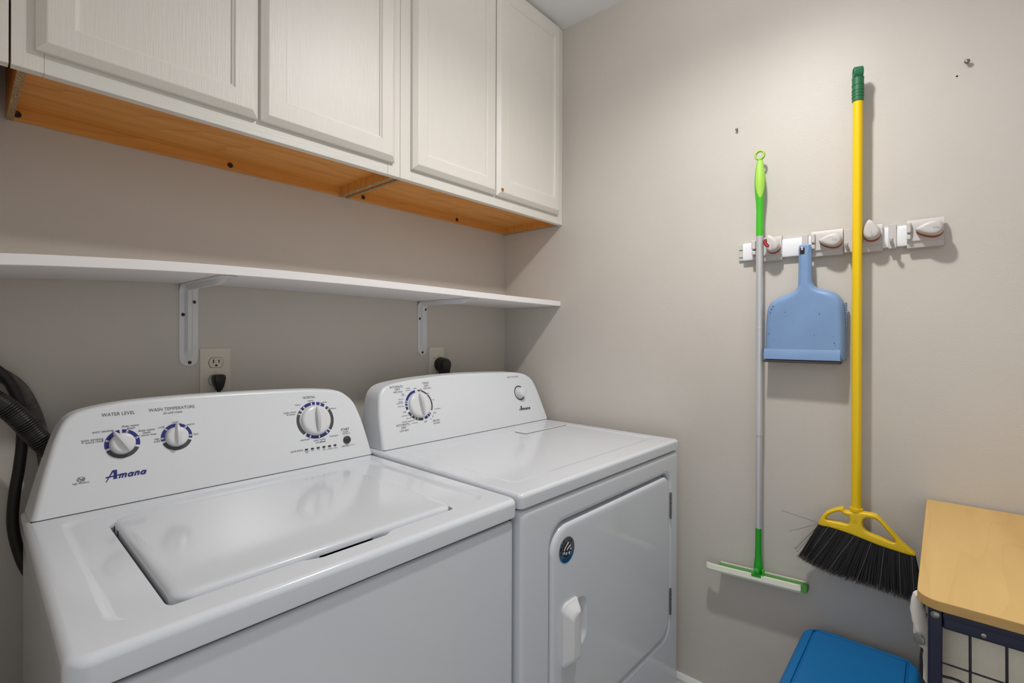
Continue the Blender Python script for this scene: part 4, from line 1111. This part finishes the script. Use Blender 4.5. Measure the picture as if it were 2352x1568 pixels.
# worn marks on the pan
rm = random.Random(5); bm = bmesh.new()
def scuff(y, z, ly, lz):
    bm.faces.new([bm.verts.new((-.0501-dp_c[0], y+ly*cos(2*pi*k/7)*rm.uniform(.5, 1)-dp_c[1], z+lz*sin(2*pi*k/7)*rm.uniform(.5, 1)-dp_c[2])) for k in range(7)])
for y, z, a, b in ((-1.056, 1.326, .004, .0012), (-1.052, 1.318, .0016, .004), (-1.049, 1.308, .0012, .003), (-1.085, 1.309, .0008, .004), (-1.087, 1.298, .001, .0012), (-1.058, 1.232, .001, .0016), (-1.06, 1.285, .0007, .0008), (-1.166, 1.302, .001, .004), (-1.155, 1.246, .0014, .001), (-1.045, 1.25, .0008, .003), (-1.2, 1.225, .0014, .0025), (-1.203, 1.219, .002, .0007), (-1.197, 1.242, .0012, .0008)):
    scuff(y, z, a, b)
obj('scuffs', bm, mat('scuff_grey', s2l(62, 66, 76), .8), dp, smooth=False)['kind'] = 'stuff'

# ------------------------------------------------------------------ wall screws
def wall_screw(y, z, s, label):
    bm = lathe([(.0028*s, 0), (.0028*s, .010*s), (.0062*s, .0105*s), (.0066*s, .0135*s), (.004*s, .016*s), (.001, .0165*s)], n=16, axis='x')
    o = obj('wall_screw', bm, STEEL); o.location = (0, y, z); tag(o, label, 'screw', 'screws left in the right wall'); return o
wall_screw(-.9445, 1.8635, .62, 'small bare screw in the wall above the green handle')
wall_screw(-1.4518, 1.8807, .8, 'bare screw head high on the wall beyond the broom')
nl = obj('nail_hole', lathe([(.0022, 0), (.002, .0004), (.0005, .0005)], n=10, axis='x'), DARKGAP); nl.location = (0, -1.4346, 1.8562)
tag(nl, 'tiny dark nail hole in the wall below the bare screw head', 'hole')

# ------------------------------------------------------------------ laundry sorter table
tx0, tx1, ty0, ty1, tz = -.597, -.008, -2.02, -1.3835, .852
tb = empty('laundry_sorter', (-.3, -1.7, 0)); tag(tb, 'laundry sorter cart with maple top, navy steel frame and beige canvas bag', 'cart')
def T(name, bm, m, par=tb, **k): bm.transform(Matrix.Translation((.3, 1.7, 0))); return obj(name, bm, m, par, **k)
rr = [[(x, y, z) for x, y in rrect(tx0+d, tx1-d, ty0+d, ty1-d, [.03, .008, .008, .03], 8, 3)] for z, d in ((tz-.0148, .001), (tz-.014, 0), (tz-.0012, 0), (tz-.0003, .0005), (tz, .0015))]
bm = loft(rr[-2:], cap1=True); tt = T('table_top', bm, MAPLE, angle=30)
T('edge_band', loft(rr[:-1], cap0=True), MAPLEE, angle=30)
FX = -.575
for x in (FX, -.035):
    for y in (-1.405, -2.0):
        T('leg', box(x-.0085, x+.0085, y-.0085, y+.0085, .03, tz-.0152, .003, 3), NAVY)
T('front_rail', box(FX-.008, FX+.008, -1.9915, -1.4135, .8065, .828, .003, 3), NAVY)
T('front_flange', box(FX-.0095, FX+.004, -1.9915, -1.4135, .8225, tz-.0152, .0015), NAVY)
T('back_rail', box(-.043, -.027, -1.9915, -1.4135, .8065, .828, .003), NAVY)
T('side_rail', box(FX+.0085, -.0435, -1.4125, -1.397, .8065, .828, .003), NAVY)
T('side_rail', box(FX+.0085, -.0435, -2.0075, -1.992, .8065, .828, .003), NAVY)
T('bolt', lathe([(.0055, 0), (.0055, .002), (.0035, .0035), (.001, .004)], n=16, axis='x', center=(FX-.0085, -1.405, .8255)), STEEL)
T('bolt', lathe([(.003, 0), (.003, .0015), (.001, .002)], n=12, axis='x', center=(FX-.008, -1.4575, .815)), STEEL)
for k in range(15):
    y = -1.4435-.0378*k
    if y < -1.99: break
    T('wire', tube([(FX-.004, y, .808), (FX-.004, y-.004, .2)], .0017, 8), WIRE)
for k in range(10):
    z = .7555-.058*k
    T('wire', tube([(FX-.007, -1.4135, z), (FX-.007, -1.9915, z)], .0014, 8), WIRE)
T('wire', tube(smooth_path([(FX+.045, -1.3935, .80), (FX+.035, -1.389, .75), (FX+.012, -1.387, .72), (FX+.006, -1.3955, .703)], 5), .0018, 8), WIRE)
T('wire', tube([(FX+.05, -1.3885, .80), (FX+.05, -1.392, .2)], .002, 8), WIRE)
T('wire', tube(smooth_path([(FX-.006, -1.413, .735), (FX-.008, -1.43, .7375), (FX-.009, -1.447, .732), (FX-.008, -1.475, .715), (FX-.006, -1.53, .70), (FX-.005, -1.7, .6975), (FX-.005, -1.99, .6975)], 5), .002, 8), WIRE)
# canvas bag hung inside the frame, gently wavy
bm = bmesh.new(); rows = []
rb = random.Random(2)
base = rrect(FX+.016, -.06, -1.985, -1.408, .03, 5, 14)
for z in (.80, .785, .783, .775, .745, .744, .74, .68, .6, .5, .4, .3, .2):
    rows.append([(x+.003*sin(y*60+z*7), y+.004*sin(x*40+z*9), z) for x, y in base])
add_loft(bm, rows, cap1=True); bg_ = T('canvas_bag', bm, CANVAS, angle=80)
# cloth hem bunched beside the front leg, with a snap
rows = []
HEM = [(.834, -1.3835, .003), (.829, -1.3825, .006), (.82, -1.384, .0085), (.806, -1.384, .0095), (.79, -1.385, .0092), (.778, -1.3862, .009), (.767, -1.387, .0088), (.759, -1.3878, .0082), (.754, -1.3895, .0065), (.748, -1.3925, .004), (.72, -1.3932, .0032), (.66, -1.3936, .003), (.55, -1.394, .003)]
for i, (z, yc, hw) in enumerate(HEM):
    row = []
    for k in range(18):
        a = 2*pi*k/18
        wob = 1+.10*sin(a*3+i*1.3)+.06*sin(a*5+i*2.1)
        row.append((-.535-.012*cos(a)*wob*min(1, hw/.006), min(yc+hw*sin(a)*wob, -1.3725), z+.0022*sin(a*2+i)))
    rows.append(row)
T('bag_hem', loft(rows, cap0=True, cap1=True), CANVASW, angle=60)
sb = lathe([(.0085, 0), (.008, .0016), (.006, .0026), (.001, .0028)], n=20, axis='x')
sb.transform(Matrix.Translation((-.5512, -1.3855, .765)) @ Matrix.Rotation(R(-25), 4, 'Z'))
T('snap_button', sb, STEEL)

# ------------------------------------------------------------------ blue storage bin
bn = empty('storage_bin', (-.24, -1.255, 0)); tag(bn, 'blue plastic storage bin with a closed ridged lid against the wall', 'bin')
def BN(name, bm, m, par=bn, **k): bm.transform(Matrix.Translation((.24, 1.255, 0))); return obj(name, bm, m, par, **k)
bx0, bx1, by0, by1, bz = -.445, -.022, -1.3785, -1.131, .463
def br_(d, z, r): return [(x, y, z) for x, y in rrect(bx0+d, bx1-d, by0+d, by1-d, r, 8, 3)]
BN('bin_body', loft([br_(.045, .0, .03), br_(.043, .004, .035), br_(.016, .425, .04), br_(.006, .428, .042), br_(.006, .44, .042)], cap0=True, cap1=True), BINBLUE)
lidr = [br_(.001, bz-.03, .044), br_(0, bz-.028, .045), br_(0, bz-.018, .045), br_(.003, bz-.013, .044), br_(.005, bz-.006, .043), br_(.009, bz-.002, .04), br_(.014, bz, .036), br_(.024, bz, .012), br_(.0255, bz-.004, .006), br_(.0285, bz-.004, .006), br_(.0305, bz+.0006, .005), br_(.035, bz+.0016, .005)]
BN('lid', loft(lidr, cap0=True, cap1=True), BINBLUE, angle=50)
bpy.context.view_layer.update()
